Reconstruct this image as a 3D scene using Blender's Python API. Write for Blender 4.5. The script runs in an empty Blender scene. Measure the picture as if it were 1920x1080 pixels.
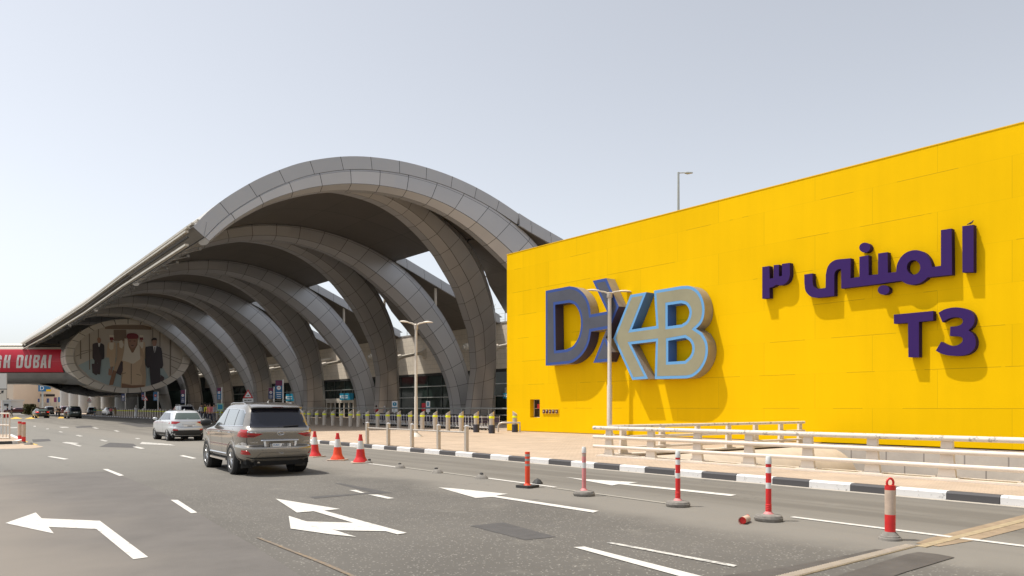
import bpy, bmesh, math, random
from mathutils import Vector, Matrix
R = math.radians
sc = bpy.context.scene
random.seed(7)
# ---------------- camera (level, with lens shift), sky, sun, exposure ----------------
FPX, EYE, HX, HY = 1417.0, 1.75, 960.0, 764.0          # focal length in px of a 1920 px frame, eye height, principal column, horizon row
TH = math.atan(1125/1417.0); S_, C_ = math.sin(TH), math.cos(TH)   # camera turned right of the road direction (+Y)
cd = bpy.data.cameras.new('camera'); cam = bpy.data.objects.new('camera', cd); sc.collection.objects.link(cam)
cam.location = (0, 0, EYE); cam.rotation_euler = (R(90), 0, -TH)
cd.sensor_width = 36; cd.lens = 36*FPX/1920; cd.shift_y = (HY-540)/1920; cd.clip_end = 5000; cd.clip_start = .1
sc.camera = cam
SUN = Vector((-1.0, .9, 3.15)).normalized()
w = bpy.data.worlds.new('World'); sc.world = w; w.use_nodes = True
nt = w.node_tree; bg = nt.nodes['Background']
sky = nt.nodes.new('ShaderNodeTexSky'); sky.sky_type = 'NISHITA'; sky.sun_disc = False
sky.sun_elevation = math.asin(SUN.z); sky.sun_rotation = math.atan2(SUN.x, SUN.y)
sky.air_density = 1.0; sky.dust_density = 1.6; sky.ozone_density = 1.5; sky.altitude = 0
hs = nt.nodes.new('ShaderNodeHueSaturation'); hs.inputs['Saturation'].default_value = .30
nt.links.new(sky.outputs[0], hs.inputs['Color']); nt.links.new(hs.outputs[0], bg.inputs[0])
bg.inputs[1].default_value = .15
sl = bpy.data.lights.new('sun', 'SUN'); sl.energy = 4.0; sl.angle = R(.6); sl.color = (1, .94, .85)
so = bpy.data.objects.new('sun', sl); sc.collection.objects.link(so); so.rotation_euler = SUN.to_track_quat('Z', 'Y').to_euler()
sc.view_settings.view_transform = 'Standard'; sc.view_settings.look = 'None'; sc.view_settings.gamma = 1
sc.view_settings.exposure = .3
sc.render.resolution_x = 1024; sc.render.resolution_y = 576

# ---------------- helpers ----------------
def ray(px, py):
    a = (px-HX)/FPX; return Vector((S_+a*C_, C_-a*S_, (HY-py)/FPX))
def G(px, py, z=0.0):                       # pixel -> point on a level surface
    r = ray(px, py); t = (z-EYE)/r.z; return Vector((r.x*t, r.y*t, z))
def PY(px, py, Y):                          # pixel -> point on a plane across the road
    r = ray(px, py); t = Y/r.y; return Vector((r.x*t, Y, EYE+r.z*t))
def PX(px, py, X):                          # pixel -> point on a plane along the road
    r = ray(px, py); t = X/r.x; return Vector((X, r.y*t, EYE+r.z*t))
def XatY(px, Y):
    r = ray(px, HY); return r.x/r.y*Y
def YatX(px, X):
    r = ray(px, HY); return r.y/r.x*X
def PD(px, py, d):                          # pixel at a distance along the view axis
    r = ray(px, py); return Vector((r.x*d, r.y*d, EYE+r.z*d))

COL = sc.collection
def mat(name, col, rough=.6, metal=0., noise=0., nscale=3., bump=0., bscale=40., coat=0., emit=None, alpha=None, trans=0., detail=4, streak=None, spec=None):
    m = bpy.data.materials.new(name); m.use_nodes = True; t = m.node_tree; b = t.nodes['Principled BSDF']
    b.inputs['Base Color'].default_value = (*col, 1); b.inputs['Roughness'].default_value = rough; b.inputs['Metallic'].default_value = metal
    if coat: b.inputs['Coat Weight'].default_value = coat; b.inputs['Coat Roughness'].default_value = .05
    if spec is not None: b.inputs['Specular IOR Level'].default_value = spec
    if trans: b.inputs['Transmission Weight'].default_value = trans
    if emit: b.inputs['Emission Color'].default_value = (*col, 1); b.inputs['Emission Strength'].default_value = emit
    if noise or bump:
        tc = t.nodes.new('ShaderNodeNewGeometry')
        src = tc.outputs['Position']
        if streak:
            mp = t.nodes.new('ShaderNodeMapping'); mp.inputs['Scale'].default_value = streak; t.links.new(src, mp.inputs[0]); src = mp.outputs[0]
    if noise:
        n = t.nodes.new('ShaderNodeTexNoise'); n.inputs['Scale'].default_value = nscale; n.inputs['Detail'].default_value = detail; n.inputs['Roughness'].default_value = .65
        t.links.new(src, n.inputs['Vector'])
        mr = t.nodes.new('ShaderNodeMapRange'); mr.inputs[1].default_value = .3; mr.inputs[2].default_value = .7
        mr.inputs[3].default_value = 1-noise; mr.inputs[4].default_value = 1+noise; t.links.new(n.outputs[0], mr.inputs[0])
        mx = t.nodes.new('ShaderNodeVectorMath'); mx.operation = 'SCALE'; mx.inputs[0].default_value = col
        t.links.new(mr.outputs[0], mx.inputs['Scale']); t.links.new(mx.outputs[0], b.inputs['Base Color'])
        m['_c'] = 1
    if bump:
        n2 = t.nodes.new('ShaderNodeTexNoise'); n2.inputs['Scale'].default_value = bscale; n2.inputs['Detail'].default_value = 3
        t.links.new(src, n2.inputs['Vector'])
        bp = t.nodes.new('ShaderNodeBump'); bp.inputs['Strength'].default_value = bump; bp.inputs['Distance'].default_value = .02
        t.links.new(n2.outputs[0], bp.inputs['Height']); t.links.new(bp.outputs[0], b.inputs['Normal'])
    return m

def uvgrid(name, col, wu, wv, line=(.03,.03,.03), rough=.45, metal=.3, noise=.08, nscale=.6, offset=0., dark=.85, tint=.05):
    """panelled cladding: joint lines where the UV coordinates cross whole numbers"""
    m = mat(name, col, rough, metal); t = m.node_tree; b = t.nodes['Principled BSDF']; L = t.links.new
    uv = t.nodes.new('ShaderNodeUVMap'); sp = t.nodes.new('ShaderNodeSeparateXYZ'); L(uv.outputs[0], sp.inputs[0])
    def mth(op, a, c=None, clamp=False):
        n = t.nodes.new('ShaderNodeMath'); n.operation = op; n.use_clamp = clamp
        for i, v in enumerate((a, c)):
            if v is None: continue
            if isinstance(v, (int, float)): n.inputs[i].default_value = v
            else: L(v, n.inputs[i])
        return n.outputs[0]
    v = sp.outputs['Y']; u = sp.outputs['X']
    if offset:
        row = mth('FLOOR', v); u = mth('ADD', u, mth('MULTIPLY', row, offset))
    def lines(x, wd):
        f = mth('FRACT', x); d = mth('MINIMUM', f, mth('SUBTRACT', 1.0, f))
        return mth('LESS_THAN', d, wd)
    g = mth('MAXIMUM', lines(u, wu), lines(v, wv))
    cm = t.nodes.new('ShaderNodeCombineXYZ'); L(mth('FLOOR', u), cm.inputs[0]); L(mth('FLOOR', v), cm.inputs[1])
    wn = t.nodes.new('ShaderNodeTexWhiteNoise'); L(cm.outputs[0], wn.inputs['Vector'])
    geo = t.nodes.new('ShaderNodeNewGeometry')
    nz = t.nodes.new('ShaderNodeTexNoise'); nz.inputs['Scale'].default_value = nscale; nz.inputs['Detail'].default_value = 5; L(geo.outputs['Position'], nz.inputs['Vector'])
    k = mth('ADD', mth('MULTIPLY', wn.outputs['Value'], tint*2), mth('MULTIPLY', nz.outputs[0], noise*2)); k = mth('ADD', k, 1-tint-noise)
    sc_ = t.nodes.new('ShaderNodeVectorMath'); sc_.operation = 'SCALE'; sc_.inputs[0].default_value = col; L(k, sc_.inputs['Scale'])
    mx = t.nodes.new('ShaderNodeMix'); mx.data_type = 'RGBA'; L(mth('MULTIPLY', g, dark), mx.inputs[0]); L(sc_.outputs[0], mx.inputs[6]); mx.inputs[7].default_value = (*line, 1)
    L(mx.outputs[2], b.inputs['Base Color'])
    return m

def tag(o, label=None, cat=None, group=None, kind=None):
    if label: o['label'] = label
    if cat: o['category'] = cat
    if group: o['group'] = group
    if kind: o['kind'] = kind
    return o
def empty(name, loc=(0,0,0), rz=0, label=None, cat=None, group=None, parent=None):
    o = bpy.data.objects.new(name, None); COL.objects.link(o); o.location = loc; o.rotation_euler = (0,0,rz)
    o.empty_display_size = .2
    if parent: o.parent = parent
    return tag(o, label, cat, group)
def copy_tree(o, parent=None):
    c = o.copy(); COL.objects.link(c)
    if parent: c.parent = parent; c.matrix_parent_inverse = o.matrix_parent_inverse.copy()
    for ch in list(o.children): copy_tree(ch, c)
    return c

class MB:
    def __init__(s): s.v = []; s.f = []; s.mi = []; s.uv = {}
    def add(s, vs, fs, mi=0, uvs=None):
        b = len(s.v); s.v += [tuple(p) for p in vs]
        for k, f in enumerate(fs):
            s.f.append([b+i for i in f]); s.mi.append(mi)
            if uvs is not None: s.uv[len(s.f)-1] = [uvs[i] for i in f] if not isinstance(uvs[0], list) else uvs[k]
        return s
    def box(s, x0, x1, y0, y1, z0, z1, mi=0):
        vs = [(x,y,z) for z in (z0,z1) for y in (y0,y1) for x in (x0,x1)]
        return s.add(vs, [(0,2,3,1),(4,5,7,6),(0,1,5,4),(2,6,7,3),(0,4,6,2),(1,3,7,5)], mi)
    def cbox(s, c, sx, sy, sz, mi=0):
        return s.box(c[0]-sx/2, c[0]+sx/2, c[1]-sy/2, c[1]+sy/2, c[2]-sz/2, c[2]+sz/2, mi)
    def prism(s, poly, z0, z1, mi=0):        # convex-ish outline in xy
        n = len(poly); vs = [(x,y,z0) for x,y in poly]+[(x,y,z1) for x,y in poly]
        return s.add(vs, [list(range(n))[::-1], list(range(n,2*n))]+[(i,(i+1)%n,n+(i+1)%n,n+i) for i in range(n)], mi)
    def tube(s, pts, r, n=10, mi=0, caps=True):
        pts = [Vector(p) for p in pts]; rs = r if isinstance(r, (list,tuple)) else [r]*len(pts)
        vs = []; fs = []; up = None
        for i, p in enumerate(pts):
            d = (pts[min(i+1,len(pts)-1)]-pts[max(i-1,0)]).normalized()
            if up is None: up = Vector((0,0,1)) if abs(d.z) < .9 else Vector((1,0,0))
            a = d.cross(up).normalized(); up = a.cross(d).normalized()
            for k in range(n):
                t = 2*math.pi*k/n; vs.append(p+(a*math.cos(t)+up*math.sin(t))*rs[i])
        for i in range(len(pts)-1):
            for k in range(n): fs.append((i*n+k, i*n+(k+1)%n, (i+1)*n+(k+1)%n, (i+1)*n+k))
        if caps: fs.append(list(range(n))[::-1]); fs.append([(len(pts)-1)*n+k for k in range(n)])
        return s.add(vs, fs, mi)
    def lathe(s, prof, c=(0,0,0), n=20, mi=0, axis='z', ang0=0, mis=None):
        vs = []; m = len(prof)
        for r, h in prof:
            for k in range(n):
                t = ang0+2*math.pi*k/n; x, y = r*math.cos(t), r*math.sin(t)
                p = (x,y,h) if axis == 'z' else ((h,x,y) if axis == 'x' else (x,h,y))
                vs.append((p[0]+c[0], p[1]+c[1], p[2]+c[2]))
        for i in range(m-1):
            s.add(vs[i*n:(i+2)*n], [(k,(k+1)%n,n+(k+1)%n,n+k) for k in range(n)], mis[i] if mis else mi)
        if prof[0][0] > 1e-6: s.add(vs[:n], [list(range(n))[::-1]], mis[0] if mis else mi)
        if prof[-1][0] > 1e-6: s.add(vs[-n:], [list(range(n))], mis[-1] if mis else mi)
        return s
    def xform(s, M, i0=0):
        for i in range(i0, len(s.v)): s.v[i] = tuple(M @ Vector(s.v[i]))
        return s
    def build(s, name, mats, parent=None, smooth=None, merge=True, normals=True):
        me = bpy.data.meshes.new(name); me.from_pydata(s.v, [], s.f)
        mats = mats if isinstance(mats, (list,tuple)) else [mats]
        for m in mats: me.materials.append(m)
        for p, mi in zip(me.polygons, s.mi): p.material_index = mi
        if s.uv:
            ul = me.uv_layers.new(name='UVMap')
            for fi, us in s.uv.items():
                for li, u in zip(me.polygons[fi].loop_indices, us): ul.data[li].uv = u
        if merge or normals:
            bm = bmesh.new(); bm.from_mesh(me)
            if merge: bmesh.ops.remove_doubles(bm, verts=bm.verts, dist=1e-4)
            if normals: bmesh.ops.recalc_face_normals(bm, faces=bm.faces)
            bm.to_mesh(me); bm.free()
        if smooth: me.shade_smooth(); me.set_sharp_from_angle(angle=R(smooth))
        o = bpy.data.objects.new(name, me); COL.objects.link(o)
        if parent: o.parent = parent
        return o

def smooth_poly(pts, sub=5):
    """points with a third item are on a curve: Catmull-Rom between two neighbouring curve points"""
    n = len(pts); out = []
    for i in range(n):
        a, b = pts[i], pts[(i+1) % n]; out.append((a[0], a[1]))
        if len(a) > 2 and len(b) > 2:
            p0 = pts[i-1] if len(pts[i-1]) > 2 or True else a; p3 = pts[(i+2) % n]
            for k in range(1, sub):
                t = k/sub; r = []
                for j in (0,1):
                    m1 = (b[j]-p0[j])*.5; m2 = (p3[j]-a[j])*.5
                    if a[2] == 2: m1 = (b[j]-a[j])
                    if b[2] == 2: m2 = (b[j]-a[j])
                    r.append((2*t**3-3*t*t+1)*a[j]+(t**3-2*t*t+t)*m1+(-2*t**3+3*t*t)*b[j]+(t**3-t*t)*m2)
                out.append(tuple(r))
    return out
def area(p): return sum(p[i-1][0]*p[i][1]-p[i][0]*p[i-1][1] for i in range(len(p)))/2
def inset(p, d):
    """shift every edge to its left by d (shrinks a counter-clockwise outline)"""
    n = len(p); out = []
    for i in range(n):
        a, b, c = Vector(p[i-1]), Vector(p[i]), Vector(p[(i+1) % n])
        e1 = (b-a); e2 = (c-b)
        if e1.length < 1e-6 or e2.length < 1e-6: out.append(tuple(b)); continue
        e1.normalize(); e2.normalize(); n1 = Vector((-e1.y,e1.x)); n2 = Vector((-e2.y,e2.x)); m = (n1+n2)
        if m.length < .2: m = n1
        m.normalize(); k = d/max(.35, m.dot(n1)); out.append((b.x+m.x*k, b.y+m.y*k))
    return out
def fill(polys):
    """triangulated region: first outline(s) minus holes -> (verts2d, faces)"""
    from mathutils.geometry import delaunay_2d_cdt
    vs = []; es = []
    for p in polys:
        b = len(vs); n = len(p); vs += [Vector((q[0], q[1])) for q in p]; es += [(b+i, b+(i+1) % n) for i in range(n)]
    r = delaunay_2d_cdt(vs, es, [], 0, 1e-6)
    def inside(c):
        k = 0
        for p in polys:
            n = len(p)
            for i in range(n):
                x1, y1 = p[i-1][:2]; x2, y2 = p[i][:2]
                if (y1 > c[1]) != (y2 > c[1]) and c[0] < (x2-x1)*(c[1]-y1)/(y2-y1)+x1: k ^= 1
        return k
    V = r[0]; F = []
    for f in r[2]:
        c = sum((V[i] for i in f), Vector((0,0)))/len(f)
        if inside(c): F.append(list(f))
    return V, F
def sheet(polys, fn, mb=None, mi=0):
    V, F = fill(polys); mb = mb or MB(); mb.add([fn(v.x, v.y) for v in V], F, mi); return mb
def extrude(polys, fn, d0, d1, mb=None, mi_f=0, mi_s=None, back=False):
    """fn(a,b,d) -> point; front at depth d0, back at d1"""
    mb = mb or MB(); V, F = fill(polys); mb.add([fn(v.x, v.y, d0) for v in V], F, mi_f)
    if back: mb.add([fn(v.x, v.y, d1) for v in V], [f[::-1] for f in F], mi_f)
    for k, p in enumerate(polys):
        n = len(p); m = mi_s(k) if callable(mi_s) else (mi_f if mi_s is None else mi_s)
        for i in range(n):
            a, b = p[i], p[(i+1) % n]
            mm = m(a, b) if callable(m) else m
            mb.add([fn(*a[:2], d0), fn(*b[:2], d0), fn(*b[:2], d1), fn(*a[:2], d1)], [(0,1,2,3)], mm)
    return mb
def text(s, size, m, parent, M, name='lettering', shear=0, depth=.004, sx=1.0, align='CENTER', bold=0):
    cu = bpy.data.curves.new(name, 'FONT'); cu.body = s; cu.size = size; cu.align_x = align; cu.align_y = 'CENTER'; cu.extrude = depth; cu.shear = shear; cu.offset = bold
    cu.resolution_u = 3
    o = bpy.data.objects.new(name, cu); COL.objects.link(o)
    dg = bpy.context.evaluated_depsgraph_get(); me = bpy.data.meshes.new_from_object(o.evaluated_get(dg)); bpy.data.objects.remove(o)
    me.transform(M @ Matrix.Diagonal((sx,1,1,1))); me.materials.clear(); me.materials.append(m)
    ob = bpy.data.objects.new(name, me); COL.objects.link(ob); ob.parent = parent; return ob
def basis(o, ex, ey):
    """matrix mapping local xy plane onto ex, ey at o"""
    ex = Vector(ex).normalized(); ey = Vector(ey).normalized(); ez = ex.cross(ey)
    return Matrix(((ex.x,ey.x,ez.x,o[0]),(ex.y,ey.y,ez.y,o[1]),(ex.z,ey.z,ez.z,o[2]),(0,0,0,1)))
# ---------------- materials ----------------
def asphalt():
    m = bpy.data.materials.new('asphalt'); m.use_nodes = True; t = m.node_tree; L = t.links.new; b = t.nodes['Principled BSDF']
    g = t.nodes.new('ShaderNodeNewGeometry'); sp = t.nodes.new('ShaderNodeSeparateXYZ'); L(g.outputs['Position'], sp.inputs[0])
    def noise(scale, detail=4, mp=None, rough=.6):
        n = t.nodes.new('ShaderNodeTexNoise'); n.inputs['Scale'].default_value = scale; n.inputs['Detail'].default_value = detail; n.inputs['Roughness'].default_value = rough
        if mp:
            q = t.nodes.new('ShaderNodeMapping'); q.inputs['Scale'].default_value = mp; L(g.outputs['Position'], q.inputs[0]); L(q.outputs[0], n.inputs['Vector'])
        else: L(g.outputs['Position'], n.inputs['Vector'])
        return n.outputs[0]
    def mr(x, a, b_, c, d, smooth=True):
        n = t.nodes.new('ShaderNodeMapRange'); n.interpolation_type = 'SMOOTHSTEP' if smooth else 'LINEAR'
        for i, v in enumerate((x, a, b_, c, d)):
            if isinstance(v, (int,float)): n.inputs[i].default_value = v
            else: L(v, n.inputs[i])
        return n.outputs[0]
    def mth(op, a, c):
        n = t.nodes.new('ShaderNodeMath'); n.operation = op
        for i, v in enumerate((a, c)):
            if isinstance(v, (int, float)): n.inputs[i].default_value = v
            else: L(v, n.inputs[i])
        return n.outputs[0]
    def mix(f, a, c):
        n = t.nodes.new('ShaderNodeMix'); n.data_type = 'RGBA'
        for i, v in ((0,f),(6,a),(7,c)):
            if isinstance(v, (int,float)): n.inputs[i].default_value = v
            elif isinstance(v, tuple): n.inputs[i].default_value = (*v,1)
            else: L(v, n.inputs[i])
        return n.outputs[2]
    X, Y = sp.outputs['X'], sp.outputs['Y']
    wob = mth('MULTIPLY', mth('SUBTRACT', noise(.35, 4), .5), 3.0)
    Xw = mth('ADD', X, wob)
    dark, mid, dust, lane = (.098,.090,.079), (.125,.115,.101), (.225,.207,.178), (.145,.131,.110)
    base = mix(mr(noise(.25, 5), .35, .65, 0, 1), dark, mid)
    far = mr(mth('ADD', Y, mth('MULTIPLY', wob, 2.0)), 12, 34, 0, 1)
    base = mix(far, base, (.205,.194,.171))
    # dust strip left of the post line, worn lane right of it
    strip = mth('MULTIPLY', mr(Xw, 8.3, 9.9, 0, 1), mr(X, 11.2, 12.2, 1, 0)); base = mix(mth('MULTIPLY', strip, .85), base, dust)
    stre = noise(1.6, 4, (1.0, .06, 1)); ln = mr(X, 11.0, 12.0, 0, 1)
    lcol = mix(mr(stre, .38, .62, 0, 1), lane, (.20,.183,.155)); base = mix(mth('MULTIPLY', ln, .8), base, lcol)
    # left carriageway, warmer old surface
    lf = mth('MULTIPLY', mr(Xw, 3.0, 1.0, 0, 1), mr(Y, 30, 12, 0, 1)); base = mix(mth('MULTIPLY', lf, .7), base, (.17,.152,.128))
    # tyre streaks along the road
    tr = noise(1.1, 3, (1.0, .05, 1)); base = mix(mr(tr, .5, .75, 0, .22), base, (.10,.095,.09))
    bl = noise(.9, 6, None, .7); base = mix(mr(bl, .56, .72, 0, .3), base, (.24,.223,.19))
    # aggregate speckle
    vo = t.nodes.new('ShaderNodeTexVoronoi'); vo.inputs['Scale'].default_value = 55; L(g.outputs['Position'], vo.inputs['Vector'])
    wn = t.nodes.new('ShaderNodeTexWhiteNoise'); L(vo.outputs['Position'], wn.inputs['Vector'])
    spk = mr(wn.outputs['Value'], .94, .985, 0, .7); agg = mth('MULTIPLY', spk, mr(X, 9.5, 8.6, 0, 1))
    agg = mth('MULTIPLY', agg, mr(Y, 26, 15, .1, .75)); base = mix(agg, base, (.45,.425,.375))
    fine = noise(130, 2); base = mix(mr(fine, .3, .7, .32, 0), base, (.06,.058,.052))
    # hairline cracks and oil drips
    cv = t.nodes.new('ShaderNodeTexVoronoi'); cv.feature = 'DISTANCE_TO_EDGE'; cv.inputs['Scale'].default_value = .42
    wv = t.nodes.new('ShaderNodeVectorMath'); wv.operation = 'ADD'; nv = t.nodes.new('ShaderNodeTexNoise'); nv.inputs['Scale'].default_value = 2.2; nv.inputs['Detail'].default_value = 6; L(g.outputs['Position'], nv.inputs['Vector'])
    sv = t.nodes.new('ShaderNodeVectorMath'); sv.operation = 'SCALE'; sv.inputs['Scale'].default_value = 1.2; L(nv.outputs['Color'], sv.inputs[0]); L(g.outputs['Position'], wv.inputs[0]); L(sv.outputs[0], wv.inputs[1]); L(wv.outputs[0], cv.inputs['Vector'])
    crk = mth('MULTIPLY', mr(cv.outputs['Distance'], .0, .006, 1, 0), mr(noise(.16, 2), .50, .58, 0, .6)); base = mix(crk, base, (.05,.048,.045))
    dv = t.nodes.new('ShaderNodeTexVoronoi'); dv.inputs['Scale'].default_value = .9; L(g.outputs['Position'], dv.inputs['Vector'])
    drp = mth('MULTIPLY', mr(dv.outputs['Distance'], .02, .11, 1, 0), mr(noise(.5, 2), .5, .6, 0, .55)); base = mix(drp, base, (.07,.066,.06))
    L(base, b.inputs['Base Color']); b.inputs['Roughness'].default_value = .88
    bp = t.nodes.new('ShaderNodeBump'); bp.inputs['Strength'].default_value = .5; bp.inputs['Distance'].default_value = .006
    L(noise(90, 3), bp.inputs['Height']); L(bp.outputs[0], b.inputs['Normal'])
    return m
M = {}
M['asphalt'] = asphalt()
M['smooth_asphalt'] = mat('smooth_asphalt', (.112,.102,.093), .85, noise=.14, nscale=1.2, bump=.3, bscale=90, detail=8)
_t = M['smooth_asphalt'].node_tree; _g = _t.nodes.new('ShaderNodeNewGeometry'); _s = _t.nodes.new('ShaderNodeSeparateXYZ'); _t.links.new(_g.outputs['Position'], _s.inputs[0])
_n = _t.nodes.new('ShaderNodeTexNoise'); _n.inputs['Scale'].default_value = .5; _n.inputs['Detail'].default_value = 6; _t.links.new(_g.outputs['Position'], _n.inputs['Vector'])
_a = _t.nodes.new('ShaderNodeMath'); _a.operation = 'MULTIPLY_ADD'; _a.inputs[1].default_value = 2.4; _t.links.new(_n.outputs[0], _a.inputs[0]); _t.links.new(_s.outputs['X'], _a.inputs[2])
_r = _t.nodes.new('ShaderNodeMapRange'); _r.interpolation_type = 'SMOOTHSTEP'; _r.inputs[1].default_value = 1.7; _r.inputs[2].default_value = 4.2; _r.inputs[3].default_value = 1; _r.inputs[4].default_value = 0; _t.links.new(_a.outputs[0], _r.inputs[0])
_b = _t.nodes['Principled BSDF']; _src = _b.inputs['Base Color'].links[0].from_socket; _m = _t.nodes.new('ShaderNodeMix'); _m.data_type = 'RGBA'; _t.links.new(_r.outputs[0], _m.inputs[0]); _t.links.new(_src, _m.inputs[6]); _m.inputs[7].default_value = (.185,.163,.138,1); _t.links.new(_m.outputs[2], _b.inputs['Base Color'])
M['dark_patch'] = mat('dark_patch', (.070,.066,.064), .8, noise=.18, nscale=5, bump=.3, bscale=90, detail=8)
M['oil'] = mat('oil_stained_asphalt', (.075,.067,.06), .75, noise=.25, nscale=2.5, bump=.3, bscale=90, detail=8)
def brick(name, c1, c2, mort, sx, sy, rough=.85, msize=.02, vec='XY', noise=.12, offs=.5):
    m = bpy.data.materials.new(name); m.use_nodes = True; t = m.node_tree; L = t.links.new; b = t.nodes['Principled BSDF']
    g = t.nodes.new('ShaderNodeNewGeometry'); sp = t.nodes.new('ShaderNodeSeparateXYZ'); cb = t.nodes.new('ShaderNodeCombineXYZ')
    L(g.outputs['Position'], sp.inputs[0]); L(sp.outputs[vec[0]], cb.inputs[0]); L(sp.outputs[vec[1]], cb.inputs[1])
    br = t.nodes.new('ShaderNodeTexBrick'); L(cb.outputs[0], br.inputs['Vector']); br.inputs['Scale'].default_value = 1
    br.inputs['Color1'].default_value = (*c1,1); br.inputs['Color2'].default_value = (*c2,1); br.inputs['Mortar'].default_value = (*mort,1)
    br.inputs['Brick Width'].default_value = sx; br.inputs['Row Height'].default_value = sy; br.inputs['Mortar Size'].default_value = msize; br.inputs['Bias'].default_value = 0
    br.inputs['Mortar Smooth'].default_value = .2; br.offset = offs
    n = t.nodes.new('ShaderNodeTexNoise'); n.inputs['Scale'].default_value = .8; n.inputs['Detail'].default_value = 8; n.inputs['Roughness'].default_value = .65; L(g.outputs['Position'], n.inputs['Vector'])
    mr = t.nodes.new('ShaderNodeMapRange'); mr.inputs[1].default_value = .3; mr.inputs[2].default_value = .7; mr.inputs[3].default_value = 1-noise; mr.inputs[4].default_value = 1+noise; L(n.outputs[0], mr.inputs[0])
    s = t.nodes.new('ShaderNodeVectorMath'); s.operation = 'SCALE'; L(br.outputs['Color'], s.inputs[0]); L(mr.outputs[0], s.inputs['Scale']); L(s.outputs[0], b.inputs['Base Color'])
    b.inputs['Roughness'].default_value = rough
    return m
M['paving'] = brick('paving', (.45,.345,.25), (.42,.325,.238), (.31,.24,.175), .2, .1, vec='YX', msize=.008, noise=.16)
M['stone'] = brick('limestone_cladding', (.68,.60,.49), (.64,.57,.47), (.36,.31,.25), 1.2, .6, vec='YZ', msize=.012, noise=.08)
M['block'] = brick('retaining_blocks', (.50,.45,.39), (.47,.42,.37), (.25,.22,.20), 1.5, .55, vec='YZ', msize=.03, noise=.12)
def yellow():
    m = bpy.data.materials.new('yellow_panels'); m.use_nodes = True; t = m.node_tree; L = t.links.new; b = t.nodes['Principled BSDF']
    g = t.nodes.new('ShaderNodeNewGeometry'); sp = t.nodes.new('ShaderNodeSeparateXYZ'); L(g.outputs['Position'], sp.inputs[0])
    def mth(op, a, c=None):
        n = t.nodes.new('ShaderNodeMath'); n.operation = op
        for i, v in enumerate((a, c)):
            if v is None: continue
            if isinstance(v, (int, float)): n.inputs[i].default_value = v
            else: L(v, n.inputs[i])
        return n.outputs[0]
    z = mth('DIVIDE', mth('SUBTRACT', sp.outputs['Z'], .15), 1.56); row = mth('FLOOR', z)
    y = mth('ADD', mth('DIVIDE', sp.outputs['Y'], 5.2), mth('MULTIPLY', mth('MODULO', row, 2.0), .5))
    def ln(x, wd):
        f = mth('FRACT', x); return mth('LESS_THAN', mth('MINIMUM', f, mth('SUBTRACT', 1.0, f)), wd)
    n1 = t.nodes.new('ShaderNodeTexNoise'); n1.inputs['Scale'].default_value = .45; n1.inputs['Detail'].default_value = 2; L(g.outputs['Position'], n1.inputs['Vector'])
    hz = mth('MULTIPLY', ln(z, .0085), mth('ADD', .08, mth('MULTIPLY', mth('GREATER_THAN', n1.outputs[0], .52), .38)))
    vt = mth('MULTIPLY', ln(y, .0018), .28)
    gr = mth('MAXIMUM', hz, vt)
    cb = t.nodes.new('ShaderNodeCombineXYZ'); L(mth('FLOOR', y), cb.inputs[0]); L(row, cb.inputs[1])
    wn = t.nodes.new('ShaderNodeTexWhiteNoise'); L(cb.outputs[0], wn.inputs['Vector'])
    n2 = t.nodes.new('ShaderNodeTexNoise'); n2.inputs['Scale'].default_value = .25; n2.inputs['Detail'].default_value = 6; L(g.outputs['Position'], n2.inputs['Vector'])
    q = t.nodes.new('ShaderNodeMapping'); q.inputs['Scale'].default_value = (1, 2.2, .09); L(g.outputs['Position'], q.inputs[0]); n3 = t.nodes.new('ShaderNodeTexNoise'); n3.inputs['Scale'].default_value = 1.0; n3.inputs['Detail'].default_value = 7; L(q.outputs[0], n3.inputs['Vector'])
    k = mth('ADD', mth('MULTIPLY', n3.outputs[0], .10), mth('ADD', mth('MULTIPLY', wn.outputs['Value'], .045), mth('ADD', mth('MULTIPLY', n2.outputs[0], .18), .84)))
    s = t.nodes.new('ShaderNodeVectorMath'); s.operation = 'SCALE'; s.inputs[0].default_value = YC; L(k, s.inputs['Scale'])
    mx = t.nodes.new('ShaderNodeMix'); mx.data_type = 'RGBA'; L(gr, mx.inputs[0]); L(s.outputs[0], mx.inputs[6]); mx.inputs[7].default_value = (.25,.16,.01,1)
    L(mx.outputs[2], b.inputs['Base Color']); b.inputs['Roughness'].default_value = .6; b.inputs['Specular IOR Level'].default_value = .04
    return m
YC = (.80,.485,.0015)
M['yellow'] = yellow()
M['yellow_trim'] = mat('yellow_trim', YC, .5)
M['arch'] = uvgrid('grey_cladding', (.45,.45,.46), .011, .022, line=(.05,.05,.05), rough=.42, metal=.25, tint=.06, noise=.06, dark=.9)
M['fascia'] = uvgrid('fascia_cladding', (.40,.405,.42), .010, .02, rough=.42, metal=.3, tint=.04, noise=.05)
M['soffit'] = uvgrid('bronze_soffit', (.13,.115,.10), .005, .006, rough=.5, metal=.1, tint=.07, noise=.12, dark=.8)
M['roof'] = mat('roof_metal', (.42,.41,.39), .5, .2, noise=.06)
M['eave'] = mat('eave_louvre', (.45,.41,.34), .45, .2, noise=.1, nscale=1)
M['dark_gap'] = mat('dark_gap', (.03,.028,.026), .8)
M['white_paint'] = mat('road_paint', (.56,.54,.50), .75, noise=.12, nscale=7, detail=10)
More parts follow.
